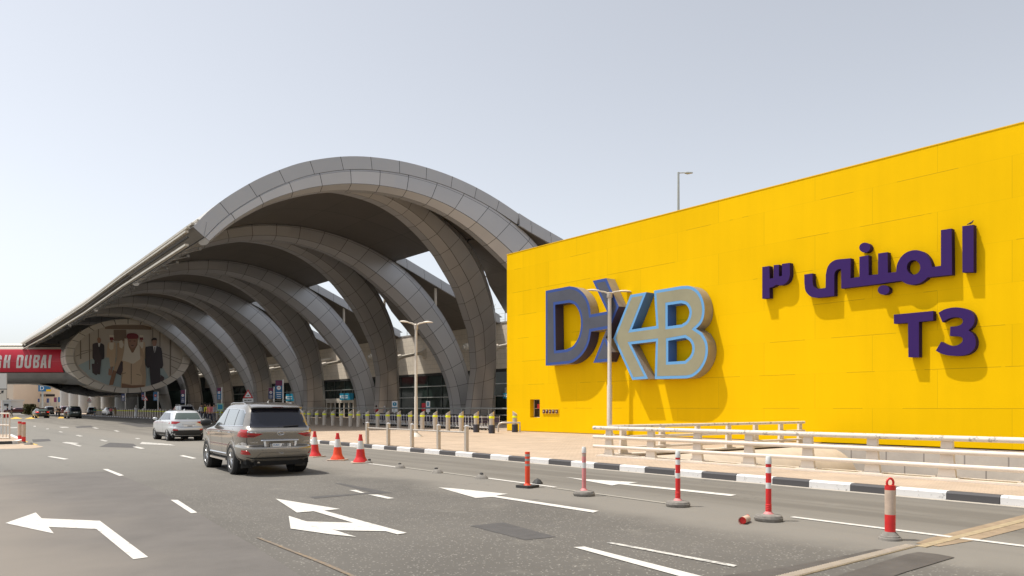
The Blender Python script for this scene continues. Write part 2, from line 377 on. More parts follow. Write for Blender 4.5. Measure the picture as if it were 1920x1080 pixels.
def worn(name, col, thr, scale=9):
    """paint worn through to the asphalt in flakes"""
    m = mat(name, col, .75); t = m.node_tree; b = t.nodes['Principled BSDF']; L = t.links.new
    g = t.nodes.new('ShaderNodeNewGeometry'); n = t.nodes.new('ShaderNodeTexNoise'); n.inputs['Scale'].default_value = scale; n.inputs['Detail'].default_value = 10; n.inputs['Roughness'].default_value = .7
    L(g.outputs['Position'], n.inputs['Vector']); r = t.nodes.new('ShaderNodeMapRange'); r.inputs[1].default_value = thr; r.inputs[2].default_value = thr+.05; L(n.outputs[0], r.inputs[0])
    mx = t.nodes.new('ShaderNodeMix'); mx.data_type = 'RGBA'; L(r.outputs[0], mx.inputs[0]); mx.inputs[6].default_value = (*col,1); mx.inputs[7].default_value = (col[0]*.45+.06,col[1]*.45+.06,col[2]*.45+.06,1)
    L(mx.outputs[2], b.inputs['Base Color']); return m
M['worn_paint'] = worn('worn_road_paint', (.52,.50,.46), .50)
M['arrow_paint'] = worn('arrow_paint', (.57,.55,.51), .57, 9)
M['kerb_white'] = worn('kerb_white', (.63,.62,.61), .585, 9)
M['kerb_black'] = worn('kerb_black', (.068,.065,.068), .62, 10)
M['yellow_paint'] = worn('yellow_road_paint', (.72,.45,.06), .56)
M['orange_line'] = worn('faded_orange_line', (.22,.155,.09), .44, 12)
M['concrete'] = mat('concrete', (.42,.38,.32), .85, noise=.12, nscale=3, bump=.3)
M['sand_concrete'] = mat('sand_concrete', (.50,.42,.33), .85, noise=.10, nscale=1.2, bump=.2)
M['joint'] = mat('joint_metal', (.34,.27,.17), .6, noise=.2, nscale=8)
M['rust_strip'] = mat('joint_concrete', (.27,.20,.13), .85, noise=.25, nscale=4, detail=8)
M['rail_white'] = mat('cream_rail_paint', (.66,.59,.51), .45, noise=.06, nscale=3)
M['rail_chip'] = worn('chipped_rail_paint', (.65,.59,.51), .55, 6)
M['steel'] = mat('brushed_steel', (.50,.45,.39), .42, .35, noise=.08, nscale=6)
M['steel_light'] = mat('light_steel', (.7,.68,.66), .35, .6)
M['chrome'] = mat('chrome', (.75,.76,.78), .12, 1.)
M['hivis'] = mat('hivis_yellow', (.80,.85,.01), .5)
M['black_rubber'] = mat('black_rubber', (.035,.034,.033), .7, noise=.15, nscale=10)
M['tyre'] = mat('tyre', (.025,.025,.025), .75)
M['dusty_rubber'] = mat('dusty_rubber', (.20,.185,.165), .9, noise=.3, nscale=12)
M['red_plastic'] = mat('red_plastic', (.62,.02,.02), .45, noise=.1, nscale=8)
M['orange_plastic'] = mat('orange_plastic', (.75,.06,.015), .45, noise=.08, nscale=8)
M['pink_plastic'] = mat('faded_plastic', (.62,.22,.22), .6, noise=.12, nscale=8)
M['reflective'] = mat('reflective_white', (.66,.66,.64), .4, noise=.08, nscale=10)
M['tan_sleeve'] = mat('tan_sleeve', (.52,.40,.31), .6, noise=.15, nscale=6)
M['grey_band'] = mat('grey_band', (.30,.30,.28), .5)
M['lamp_paint'] = mat('lamp_paint', (.60,.55,.47), .5, noise=.05)
M['navy_sleeve'] = mat('navy_sleeve', (.035,.036,.05), .5)
M['glass_dark'] = mat('facade_glass', (.022,.034,.030), .06, 0, noise=.4, nscale=.35, spec=.25)
M['interior'] = mat('interior_dark', (.05,.06,.055), .6)
M['mullion'] = mat('mullion', (.42,.44,.42), .4, .5)
M['sign_blue'] = mat('sign_blue', (.01,.13,.30), .4)
M['sign_cyan'] = mat('sign_cyan', (.005,.22,.36), .4)
M['white'] = mat('white_sign', (.8,.8,.8), .5)
M['sign_red'] = mat('sign_red', (.6,.02,.02), .45)
M['black'] = mat('black_paint', (.015,.015,.015), .5)
M['purple_let'] = mat('purple_letters', (.038,.015,.11), .6, spec=.12)
M['purple_side'] = mat('purple_letter_sides', (.030,.014,.055), .6, spec=.1)
M['navy_frame'] = mat('navy_letter_frame', (.022,.062,.26), .4)
M['navy_side'] = mat('navy_letter_side', (.035,.028,.07), .5)
M['grey_face'] = mat('grey_letter_face', (.065,.070,.095), .42, noise=.15, nscale=.7)
M['blue_frame'] = mat('light_blue_frame', (.12,.33,.62), .4)
M['blue_side'] = mat('blue_letter_side', (.05,.16,.42), .5)
M['taupe_face'] = mat('taupe_letter_face', (.27,.255,.165), .42, noise=.08, nscale=.8)
M['letter_side'] = mat('letter_side_metal', (.33,.31,.31), .38, .4, noise=.1, nscale=1.5)
M['cream'] = mat('cream_render', (.62,.52,.40), .8, noise=.05)
M['banner_red'] = mat('red_banner', (.50,.008,.03), .45, noise=.1, nscale=.3)
M['hull'] = mat('hull_grey', (.22,.22,.215), .45, .3, noise=.15, nscale=.35)
M['hull_light'] = mat('hull_light', (.62,.58,.50), .5, .1, noise=.05)
M['column'] = mat('column_grey', (.42,.42,.41), .5, .1, noise=.06)
M['win_dark'] = mat('dark_window', (.02,.022,.028), .12)
def paint(n, c, metal=.0, rough=.3): return mat(n, c, rough, metal, coat=1.)
M['glass_car'] = mat('car_glass', (.012,.013,.022), .05, 0, coat=.5)
M['glass_car_light'] = mat('car_glass_light', (.10,.13,.12), .06, 0, coat=.5)
M['lamp_red'] = mat('tail_lamp', (.45,.004,.006), .15, coat=1.)
M['lamp_dark'] = mat('tail_lamp_dark', (.12,.003,.004), .15, coat=1.)
M['lamp_lit'] = mat('brake_lamp_lit', (.9,.03,.01), .3, emit=1.2)
M['car_black'] = mat('car_black_plastic', (.02,.02,.02), .5)
M['under'] = mat('underbody', (.008,.008,.008), .9)
M['skin'] = mat('skin', (.36,.20,.13), .6)
M['hair'] = mat('hair', (.015,.012,.01), .6)
M['olive'] = mat('olive_foliage', (.09,.085,.02), .8, noise=.4, nscale=1.5)
WX = 31.9
# ---------------- ground, pavement, kerb, ramp pit ----------------
def struct(o): return tag(o, kind='structure')
PV = .15
def X_(x, y): return Vector((x, y, 0))
pit = [(18.25,-40),(WX,-40),(WX,17.9),(18.25,17.3)]
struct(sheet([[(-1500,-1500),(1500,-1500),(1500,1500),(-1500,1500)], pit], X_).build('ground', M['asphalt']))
pav = [(15.5,-60),(18.2,-60),(18.2,17.35),(WX,17.95),(WX,-60),(70,-60),(70,420),(29.3,420),(29.3,71),(28.2,67.5),(15.5,36.2)]
struct(extrude([pav], lambda a,b,d: Vector((a,b,d)), PV, -.05).build('pavement', M['paving']))
def kerb(name, pts, seg, w_=.17, h=.16, phase=0.0):
    mb = MB(); acc = phase; cyc = 0
    for (a, b) in zip(pts, pts[1:]):
        a, b = Vector(a), Vector(b); L = (b-a).length; d = (b-a)/L; nrm = Vector((-d.y, d.x)); s = 0
        while s < L-1e-4:
            e = min(L, s+seg[cyc % len(seg)]-acc); 
            p, q = a+d*(s+.006), a+d*(e-.006)
            prof = [(0,-.03),(0,h-.03),(-.035,h),(-w_,h+.001),(-w_,-.03)]
            vs = []
            for c in (p, q): vs += [(c.x+nrm.x*o_, c.y+nrm.y*o_, z) for o_, z in prof]
            n = len(prof); mb.add(vs, [tuple(range(n)), tuple(range(2*n-1, n-1, -1))]+[(i, n+i, n+(i+1)%n, (i+1)%n) for i in range(n)], cyc % 2)
            if e < L-1e-4 or s+seg[cyc % len(seg)]-acc <= L: cyc += 1; acc = 0
            else: acc += e-s
            s = e
    return mb.build(name, [M['kerb_white'], M['kerb_black']])
# black and white painted stones, the near ones as long as in the photo
kx = 15.33
cuts = [-12.0,-11,-10,-9,-8,-7,-6,-5,-4,-3,-2,-1,0,.95,1.95,2.9,3.9,4.4,5.19,6.09,7.03,7.96,8.89,9.78,10.75,11.75,12.6,13.61,14.53,15.53,16.5,17.5,18.5,19.5]
y = 20.5
while y < 35: cuts.append(y); y += 1.05
cuts.append(36.0)
mbk = MB(); prof = [(0,-.03),(0,.13),(.035,.165),(.19,.166),(.19,-.03)]
i0 = cuts.index(8.89)
for i, (a, b) in enumerate(zip(cuts, cuts[1:])):
    vs = [(kx+o_, yy, z) for yy in (a+.006, b-.006) for o_, z in prof]; n = 5
    mbk.add(vs, [tuple(range(n)), tuple(range(9,4,-1))]+[(k, n+k, n+(k+1)%n, (k+1)%n) for k in range(n)], 1 if (i-i0) % 2 == 0 else 0)
ko = mbk.build('kerb', [M['kerb_white'], M['kerb_black']]); struct(ko)
struct(kerb('kerb', [(15.42,36.05),(28.05,67.6),(29.15,71),(29.15,240)], [1.0]))
mb = MB(); mb.box(15.15,15.325,-30,36,.0,.006); struct(mb.build('gutter', M['concrete']))
# sunken ramp beside the yellow wall
mb = MB(); mb.box(18.0,WX+.1,-40,18.0,-5.3,-5.0); struct(mb.build('ramp_floor', M['concrete']))
mb = MB(); mb.box(18.0,18.22,-40,17.3,-5,-.06); mb.box(18.0,WX+.1,17.4+.55,18.3,-5,-.06); struct(mb.build('ramp_side_wall', M['concrete']))
mb = MB(); mb.box(17.6,18.26,-30,17.75,PV+.002,PV+.045); mb.box(18.26,31.0,17.4,17.95,PV+.003,PV+.04); struct(mb.build('ramp_coping', M['rail_white']))
o = MB().box(WX-.04,WX+.2,-40,17.9,-5,.12).build('retaining_wall', M['block'])
tag(o, 'grey block retaining wall of the sunken ramp, below the yellow wall', 'wall')
# barrel shaped concrete ramp portal seen between the two railings
mb = MB(); n = 14; prof = [(16.55-1.5*math.sin(t)*1.0, -1.15+1.28*math.cos(t)) for t in [math.pi/2*k/n for k in range(-2, n+1)]]
vs = []
xs = [18.4,21.0,21.03,24.3,24.33,27.2,27.23,29.6]
for x in xs: vs += [(x, y-(.02 if 0 else 0), z) for y, z in prof]+[(x, 17.3, -2.6),(x,17.3,prof[0][1])]
m_ = len(prof)+2; fs = []
for i in range(len(xs)-1): fs += [(i*m_+k, i*m_+(k+1)%m_, (i+1)*m_+(k+1)%m_, (i+1)*m_+k) for k in range(m_)]
fs += [tuple(range(m_)), tuple(range(len(vs)-1, len(vs)-m_-1, -1))]
o = mb.add(vs, fs).build('ramp_portal', M['sand_concrete'], smooth=35); tag(o, 'rounded sand coloured concrete portal between the two cream railings', 'concrete portal')

# ---------------- road markings, patches ----------------
def mark(name, m, polys, z=.004):
    mb = MB()
    for k, p in enumerate(polys): sheet([[G(*q)[:2] for q in p]], lambda a,b: Vector((a,b,z)), mb)
    return struct(mb.build(name, M[m]))
def strip(mb, pts, wd, z):
    pts = [Vector(p) for p in pts]
    L_, R_ = [], []
    for i, p in enumerate(pts):
        d = (pts[min(i+1,len(pts)-1)]-pts[max(0,i-1)]).normalized(); nn = Vector((-d.y,d.x))*wd/2; L_.append(p+nn); R_.append(p-nn)
    for i in range(len(pts)-1): mb.add([(*L_[i],z),(*R_[i],z),(*R_[i+1],z),(*L_[i+1],z)], [(0,1,2,3)])
mark('road_surface_left', 'smooth_asphalt', [[(-300,1085),(-300,905),(100,888),(205,884),(262,905),(300,922),(352,950),(405,983),(470,1020),(545,1068),(570,1085)]], .004)
mark('asphalt_patch', 'dark_patch', [[(880,986),(945,980),(1043,1007),(985,1013)], [(628.3, 906.3), (640.0, 906.3), (735.0, 924.5), (713.3, 925.3), (695.0, 922.8)], [(579.2, 931.7), (685.0, 924.7), (695.0, 922.9), (713.3, 925.4), (680.0, 927.0), (590.0, 935.0)], [(128,795),(225,799),(160,806)], [(290,906),(92,928),(0,929),(0,925)]][:3], .004)
mark('asphalt_patch', 'dark_patch', [[(186,838),(206,830),(250,832),(262,840)], [(60,824),(92,823),(96,827),(62,829)], [(140,800),(170,798),(176,801),(145,802.5)], [(220,793),(256,792),(300,800),(262,801)]], .004)
mark('oil_stain', 'oil', [[(1290,1090),(1480,1063),(1560,1048),(1640,1031),(1672,1031),(1660,1034),(1560,1060),(1430,1090)], [(1540,1090),(1700,1040),(1722,1036),(1758,1040),(1790,1046),(1700,1073),(1650,1090)]], .008)
def arrow_left():
    return [(10,982),(67,962),(78,973),(187,977.5),(278,1046),(250,1050),(181,993),(91,989),(101,1001.5)]
mark('road_arrow', 'arrow_paint', [arrow_left()], .010)
mark('road_arrow', 'arrow_paint', [[(516.7, 935.8), (568.3, 944.2), (637.5, 955.3), (607.5, 958.3), (763.3, 1000.5), (745.0, 1003.0), (723.3, 997.2), (631.7, 995.3), (621.7, 993.3), (668.3, 1007.8), (620.0, 1003.0), (545.0, 992.2), (541.3, 968.3), (575.0, 978.8), (662.5, 981.2), (588.3, 959.5), (556.7, 962.0)]], .010)
mark('road_arrow', 'arrow_paint', [[(822,914.5),(856,917),(953,927),(930,930),(1123,959),(1112,962),(923,932.5),(892,934.5)]], .010)
mark('road_arrow', 'arrow_paint', [[(1060,895),(1095,899),(1196,905),(1178,907.5),(1381,928.5),(1370,931),(1160,908.5),(1148,911)]], .010)
mark('road_arrow', 'worn_paint', [[(116,830.5),(124,829),(149,831),(141,833),(154,836.5),(149,837.5),(132,833)]], .010)
mark('road_arrow', 'worn_paint', [[(266,829),(318,833),(330,836),(300,834.5),(262,833)]], .010)
mark('lane_dash', 'white_paint', [[(320,938),(333,938),(370,962),(358,963)], [(192,880),(202,880),(233,892),(224,893)], [(88,856.5),(97,856),(129,861),(120,862)], [(336,855),(344,854),(369,859.5),(362,860.5)], [(654,919.5),(668,919.5),(684,925),(676,925)], [(690,928),(708,928),(740,935),(727,936)], [(248,838),(256,837.5),(272,841),(264,842)]], .009)
mark('lane_dash', 'worn_paint', [[(186,825.2),(192,824.6),(203,827.3),(198,828)], [(141,816.3),(147,815.8),(156,818),(150,818.6)], [(109,809.3),(113,809),(119,810.5),(114,811)], [(86,804),(91,803.6),(92,804.6),(87,805)], [(62,799),(66,798.5),(68,799.8),(64,800.2)], [(172,802),(178,801.5),(186,803.5),(180,804)], [(213,807.5),(218,807),(225,809),(219,809.5)], [(110,800.5),(125,800.5),(130,802),(116,802.3)], [(18,801.5),(32,801),(33,802.6),(18,803)], [(252,822),(258,821.5),(264,823),(258,823.6)]], .009)
mark('lane_line', 'white_paint', [[(1075,1027),(1096,1026),(1420,1108),(1370,1108)]], .009)
mark('lane_line', 'worn_paint', [[(1137,1019),(1146,1017.5),(1382,1061),(1376,1064)]], .009)
mb = MB(); strip(mb, [(10.98,6.66),(10.86,-12)], .13, .009)
strip(mb, [(11.12,21.45),(11.12,19.35)], .13, .009); strip(mb, [(11.12,15.05),(11.02,12.35)], .13, .009)
struct(mb.build('lane_line', M['white_paint']))
mb = MB(); strip(mb, [(11.2,19.2),(11.12,15.1)], .12, .009); strip(mb, [(10.9,12.3),(10.75,8.8)], .10, .009); struct(mb.build('lane_line', worn('ghost_line', (.31,.29,.25), .62, 5)))
mark('faded_line', 'orange_line', [[(480,1009),(485,1008.5),(520,1021),(560,1037.5),(600,1052),(640,1069),(700,1097),(692,1097),(655,1081),(605,1059),(545,1035),(505,1019)]], .009)
mark('yellow_hatching', 'yellow_paint', [[(18,785.6),(30,781.5),(42,785.2)], [(46,785.4),(62,781.2),(74,782),(62,785.2)], [(108,784.6),(112,781),(124,781),(122,784.2)], [(40,829),(46,826.5),(72,834.5),(56,833.5)]], .009)
# expansion joint across the road
struct(MB().box(5.5,9.9,4.27,4.41,.0,.010).build('joint_base', M['joint']))
mb = MB()
for k in range(88): mb.box(5.5+k*.05,5.522+k*.05,4.28,4.40,.0105,.020)
struct(mb.build('expansion_joint', M['steel']))
struct(MB().box(9.9,15.1,4.17,4.29,.0,.011).box(-12,5.5,4.3,4.40,0,.009).build('joint_base', M['joint']))
mb = MB(); sheet([[(10.1,4.10),(11,3.98),(15.1,3.93),(15.1,4.45),(10.6,4.44),(10.1,4.38)]], lambda a,b: Vector((a,b,.006)), mb)
struct(mb.build('joint_border', M['rust_strip']))

# ---------------- yellow wall ----------------
wall = empty('yellow_building', (WX,20,0), 0, 'long yellow panelled wall of the car park beside the pavement', 'building')
def child(mb, name, m, parent, smooth=None):
    """mesh given in world coordinates, parented to a thing"""
    T = parent.matrix_world if False else None
    loc = parent.location; rz = parent.rotation_euler.z
    if parent.parent: loc = parent.location+parent.parent.location
    inv = (Matrix.Translation(loc) @ Matrix.Rotation(rz, 4, 'Z')).inverted()
    mb.xform(inv); return mb.build(name, m, parent, smooth=smooth)
WTOP = 12.19; WEND = YatX(950.5, WX)
# opening for the booth window
p0 = PX(994,749,WX); p1 = PX(1012,783,WX)
wy = (p1.y, p0.y); wz = (p1.z, p0.z)
def wf(a,b,d): return Vector((WX+d, a, b))
outl = [(-60,PV+.05),(WEND,PV+.05),(WEND,WTOP),(-60,WTOP)]; hole = [(wy[0],wz[0]),(wy[1],wz[0]),(wy[1],wz[1]),(wy[0],wz[1])]
child(extrude([outl, hole], wf, 0, .45), 'wall', M['yellow'], wall)
child(MB().box(WX+.45,WX+3.4,-60,WEND-1.2,-.1,WTOP-.003), 'building_core', M['yellow'], wall)
child(MB().box(WX-.02,WX+.5,-60,WEND+.02,WTOP,WTOP+.04), 'wall_cap', M['yellow_trim'], wall)
child(MB().box(WX+.01,WX+.4,17.9,WEND-.01,PV-.02,PV+.10), 'wall_base', mat('wall_base_brown', (.33,.22,.07), .8), wall)  # base strip in a darker brown than the panels
wn_ = child(MB().box(WX+.38,WX+.41,wy[0],wy[1],wz[0],wz[1]), 'window', M['win_dark'], wall)
mbw = MB()
for z in (wz[0]+.02, (wz[0]+wz[1])/2, wz[1]-.02): mbw.box(WX+.33,WX+.37,wy[0],wy[1],z-.02,z+.02)
for y in (wy[0]+.02, wy[1]-.02): mbw.box(WX+.325,WX+.375,y-.02,y+.02,wz[0],wz[1])
child(mbw, 'window_frame', M['concrete'], wall)
child(MB().cbox((WX+.32,(wy[0]+wy[1])/2,wz[1]-.45),.01,.28,.3), 'window_notice', M['sign_red'], wall)
pb0 = PX(1018,766.5,WX); pb1 = PX(1048,776.5,WX)
bx = empty('fire_valve_cabinet', (WX,(pb0.y+pb1.y)/2,pb1.z), 0, 'small louvred cabinet with dark red valves set low on the yellow wall', 'cabinet')
y0, y1 = pb1.y, pb0.y
child(MB().box(WX-.05,WX-.001,y0,y1,pb1.z,pb0.z), 'cabinet_frame', M['yellow_trim'], bx)
mv = MB()
for k in range(5): mv.cbox((WX-.06, y0+(k+.5)*(y1-y0)/5, (pb0.z+pb1.z)/2), .03, (y1-y0)/5*.72, (pb0.z-pb1.z)*.72)
child(mv, 'valve_opening', mat('dark_red', (.09,.012,.01), .6), bx)
for k in range(5): child(MB().cbox((WX-.085, y0+(k+.5)*(y1-y0)/5, (pb0.z+pb1.z)/2+.05*(k%2)), .03, (y1-y0)/5*.25, (pb0.z-pb1.z)*.3), 'valve', M['sand_concrete'], bx)

# ---------------- raised letters ----------------
def trace(ox, oy, s, pts, d):
    r = []
    for q in pts:
        p = PX(ox+q[0]/s, oy+q[1]/s, WX-d); r.append((p.y, p.z)+tuple(q[2:]))
    return smooth_poly(r)
def orient(p, ccw=True): return p if (area(p) > 0) == ccw else p[::-1]
def lett(name, outer, holes, d, mf, ms, parent):
    polys = [orient(outer)]+[orient(h, False) for h in holes]
    mb = extrude(polys, lambda a,b,dd: Vector((WX-dd, a, b)), d, .03, mi_f=0, mi_s=1)
    return child(mb, name, [mf, ms], parent)
D0 = .72
dO = [(212,222),(430,180,2),(495,194,1),(552,236,1),(592,292,1),(616,360,1),(627,440,2),(775,412),(645,130),(770,105),(885,365),(765,655),(822,785),(790,873),(650,885),(775,572),(629,597,2),(612,690,1),(578,768,1),(528,832,1),(470,876,1),(420,893,2),(212,911)]
dH = [(299,350),(430,331,2),(478,350,1),(512,398,1),(531,460,1),(536,530,1),(528,600,1),(505,668,1),(462,730,1),(405,761,2),(304,772)]
kO = [(190,238),(325,215),(200,530),(408,500),(388,203),(620,163,2),(690,164,1),(752,196,1),(795,262,1),(814,345,1),(808,425,1),(784,482,1),(742,524,2),(795,560,2),(833,630,1),(843,710,1),(826,795,1),(782,872,1),(722,924,1),(665,942,2),(395,948),(404,630),(195,655),(338,945),(205,955),(45,605)]
kH1 = [(503,325),(618,308,2),(662,324,1),(688,382,1),(668,452,1),(622,488,2),(503,503)]
kH2 = [(508,625),(650,600,2),(695,634,1),(712,690,1),(695,750,1),(650,795,2),(508,803)]
def logo(name, ox, oy, s, outer, holes, frame_m, face_m, hole_m, rimw, parent, yshade=0, depth=D0):
    O = orient(trace(ox,oy,s,outer,depth)); H = [orient(trace(ox,oy,s,h,depth), False) for h in holes]
    f = lambda a,b,d: Vector((WX-d,a,b))
    def side(k):
        if k: return 1
        def g(a, b):   # edges that face down and to the right have the shaded side's dark blue painted in, the others stay grey metal
            ny, nz = (b[1]-a[1]), -(b[0]-a[0]); L = math.hypot(ny,nz) or 1
            return 1 if (ny/L < -.12 and nz/L < -.12 and (a[0]+b[0])/2 > yshade) else 2
        return g
    mb = extrude([O]+H, f, depth, .03, mi_f=0, mi_s=side)
    body = child(mb, name, [frame_m, hole_m, M['letter_side']], parent)
    inn = [inset(O, rimw)]+[inset(h, rimw) for h in H]
    pn = child(extrude(inn, f, depth+.004, depth-.02), 'face_panel', face_m, body if False else parent)
    return body
sg = empty('logo_sign', (WX,30,5), 0, 'large raised DXB letters in dark blue and light blue outlines on the yellow wall', 'sign')
logo('letters', 980, 500, 4.909, dO, [dH], M['navy_frame'], M['grey_face'], M['navy_side'], .17, sg)
logo('letters', 1140, 500, 4.5, kO, [kH1, kH2], M['blue_frame'], M['taupe_face'], M['blue_side'], .15, sg, YatX(1222, WX-D0))
ds = .32
ar = empty('arabic_sign', (WX,15,7), 0, 'raised purple Arabic lettering above T3 on the yellow wall', 'sign')
word = [(648,688),(740,675),(741,775,2),(755,825,1),(792,852,2),(888,838),(890,690,2),(910,605,1),(955,548,1),(1025,518,1),(1170,505),(1168,730),(1268,715),(1268,488),(1370,472),(1372,697),(1478,686)]
word = [(1400+a[0]/6, 400+a[1]/6)+tuple(a[2:]) for a in word]+[(1640+a[0]/6, 400+a[1]/6)+tuple(a[2:]) for a in [(38,452),(145,436),(148,668),(243,660,2),(246,600,1),(264,545,1),(300,487,1),(355,440,1),(430,415,1),(500,418,1),(560,445,1),(606,495,1),(633,550,1),(645,602,2),(745,590),(745,188),(865,170),(870,690),(595,720,2),(555,756,1),(500,788,1),(430,803,1),(360,793,1),(300,757,2),(0,799)]]+[(1400+a[0]/6, 400+a[1]/6)+tuple(a[2:]) for a in [(1065,845),(1061,624,2),(1022,632,1),(992,662,1),(985,705,2),(985,927),(860,942,2),(765,947,1),(705,925,1),(662,870,1),(649,790,2)]]
T1 = lambda pts: trace(0,0,1,pts,ds)
ell = lambda cx,cy,rx,ry: [(cx+rx*math.cos(t*math.pi/12), cy+ry*math.sin(t*math.pi/12)) for t in range(24)]
def cnv(ox,oy,s,pts): return [(ox+a[0]/s, oy+a[1]/s)+tuple(a[2:]) for a in pts]
lett('letter', T1(word), [T1(cnv(1640,400,6,ell(437,608,76,82)))], ds, M['purple_let'], M['purple_side'], ar)
lett('letter', T1(cnv(1640,400,6,[(985,145),(1112,128),(1112,660),(987,665)])), [], ds, M['purple_let'], M['purple_side'], ar)
lett('letter_dot', T1(cnv(1400,400,6,ell(1328,385,62,56))), [], ds, M['purple_let'], M['purple_side'], ar)
lett('letter_dot', T1(cnv(1640,400,6,ell(100,862,66,53))), [], ds, M['purple_let'], M['purple_side'], ar)
lett('numeral', T1(cnv(1400,400,6,[(175,603),(255,592),(258,735),(301,728),(303,583),(362,577),(362,710),(397,703),(397,568),(485,557),(487,690,2),(470,750,1),(432,792,1),(385,808,1),(330,803,2),(298,826),(255,838),(258,953),(175,960)])), [], ds, M['purple_let'], M['purple_side'], ar)
t3 = empty('terminal_sign', (WX,13,4), 0, 'raised purple T3 lettering on the yellow wall under the Arabic words', 'sign')
lett('letter', T1(cnv(1640,560,7.2,[(258,215),(790,165),(790,293),(597,312),(597,790),(455,790),(450,325),(260,338)])), [], ds, M['purple_let'], M['purple_side'], t3)
three = [(862,190,2),(940,145,1),(1040,121,1),(1130,119,1),(1220,135,1),(1300,175,1),(1344,240,1),(1346,310,1),(1320,372,1),(1265,428,2),(1322,467,2),(1355,530,1),(1365,605,1),(1342,680,1),(1284,735,1),(1200,765,1),(1100,771,1),(980,763,1),(880,733,1),(825,700,2),(897,583,2),(960,616,1),(1040,636,1),(1110,630,1),(1165,600,1),(1190,555,1),(1172,520,1),(1120,505,2),(1015,503),(1022,378),(1110,372,2),(1165,350,1),(1191,308,1),(1178,272,1),(1130,252,1),(1060,252,1),(990,272,1),(915,318,2)]
lett('numeral', T1(cnv(1640,560,7.2,three)), [], ds, M['purple_let'], M['purple_side'], t3)

# small bird resting on the tall letter
bpz = PX(1820, 419, WX-.2)
t = empty('bird', bpz, 0, 'tiny brown bird perched on top of the rightmost tall Arabic letter', 'bird')
MB().tube([(0,.13,-.02),(0,.06,.0),(0,0,.02),(0,-.05,.04),(0,-.07,.08),(0,-.10,.085),(0,-.12,.08)], [.012,.03,.045,.035,.026,.02,.004], 8).build('body', mat('bird_brown', (.12,.08,.05), .8), t, smooth=60)
MB().tube([(0,.0,-.01),(0,.0,-.055)], .006, 5).build('leg', M['joint'], t)
KS = 1.30                                    # the canopy is laid out at 1:1.3 and enlarged about the eye at the end of this section
_before = set(bpy.data.objects)
# ---------------- the arched canopy ----------------
XF = 41.5                                    # feet line
AR = [(40.3,1.0,1.0),(57.3,.988,1.003),(76.0,.966,1.012),(93.6,.950,1.03),(110.6,.935,1.045),(127.4,.925,1.065),(144.5,.915,1.08),(161.5,.905,1.09)]
OUT = [(11.8,10.5),(12.5,11.35),(13.3,12.12),(14.2,12.85),(15.1,13.5),(16.1,14.1),(17.2,14.68),(18.4,15.15),(19.7,15.55),(21.0,15.82),(22.4,15.98),(23.8,16.05),(25.4,16.0),(26.9,15.85),(28.4,15.58),(29.9,15.2),(31.4,14.7),(33.0,14.05),(34.4,13.22),(35.8,12.15),(37.2,10.8),(38.4,9.3),(39.5,7.5),(40.4,5.5),(41.1,3.3),(41.45,1.5),(41.6,0.1)]
INN = [(12.1,10.3),(12.8,11.0),(13.6,11.7),(14.5,12.35),(15.4,12.92),(16.4,13.4),(17.5,13.84),(18.6,14.18),(19.8,14.46),(21.0,14.64),(22.3,14.74),(23.6,14.74),(24.9,14.62),(26.1,14.4),(27.3,14.05),(28.5,13.58),(29.7,12.95),(31.0,12.15),(32.3,11.25),(33.6,10.2),(34.9,8.95),(36.2,7.55),(37.3,6.1),(38.15,4.5),(38.65,3.0),(38.88,1.5),(38.95,0.1)]
# roof slab: underside follows OUT as far as X=33, then runs straight down to the terminal wall
def slab_low(x, n=1):
    if x >= 33: return 14.05-(.392 if n else .29)*(x-33)
    for a, b in zip(OUT, OUT[1:]):
        if a[0] <= x <= b[0]: return a[1]+(b[1]-a[1])*(x-a[0])/(b[0]-a[0])
    return OUT[0][1]
def tr(n, x, z):                             # per-arch stretch
    Y, kx, kz = AR[n]; return (XF-(XF-x)*kx, Y, z*kz)
# finer stations
def refine(P, sub=3):
    out = []
    for i in range(len(P)-1):
        p0 = P[max(i-1,0)]; a = P[i]; b = P[i+1]; p3 = P[min(i+2,len(P)-1)]
        for k in range(sub):
            t = k/sub
            out.append(tuple(.5*((2*a[j])+(-p0[j]+b[j])*t+(2*p0[j]-5*a[j]+4*b[j]-p3[j])*t*t+(-p0[j]+3*a[j]-3*b[j]+p3[j])*t**3) for j in (0,1)))
    out.append(P[-1]); return out
OUTf, INNf = refine(OUT), refine(INN)
def shell_edge(n, x0=None):
    """underside and top line of the roof slab at arch n: list of (x,zlow,xt,ztop)"""
    r = []
    for i, (x, z) in enumerate(OUTf):
        if x > 32.6: break
        a = OUTf[max(i-1,0)]; b = OUTf[i+1]; d = Vector((b[0]-a[0], b[1]-a[1])).normalized(); nn = Vector((-d.y, d.x)); r.append((x, z, x+nn.x*.74, z+nn.y*.74))
    return r
def arc(pts):
    s = [0]
    for a, b in zip(pts, pts[1:]): s.append(s[-1]+math.hypot(b[0]-a[0], b[1]-a[1]))
    return s
NB = len(AR)-1
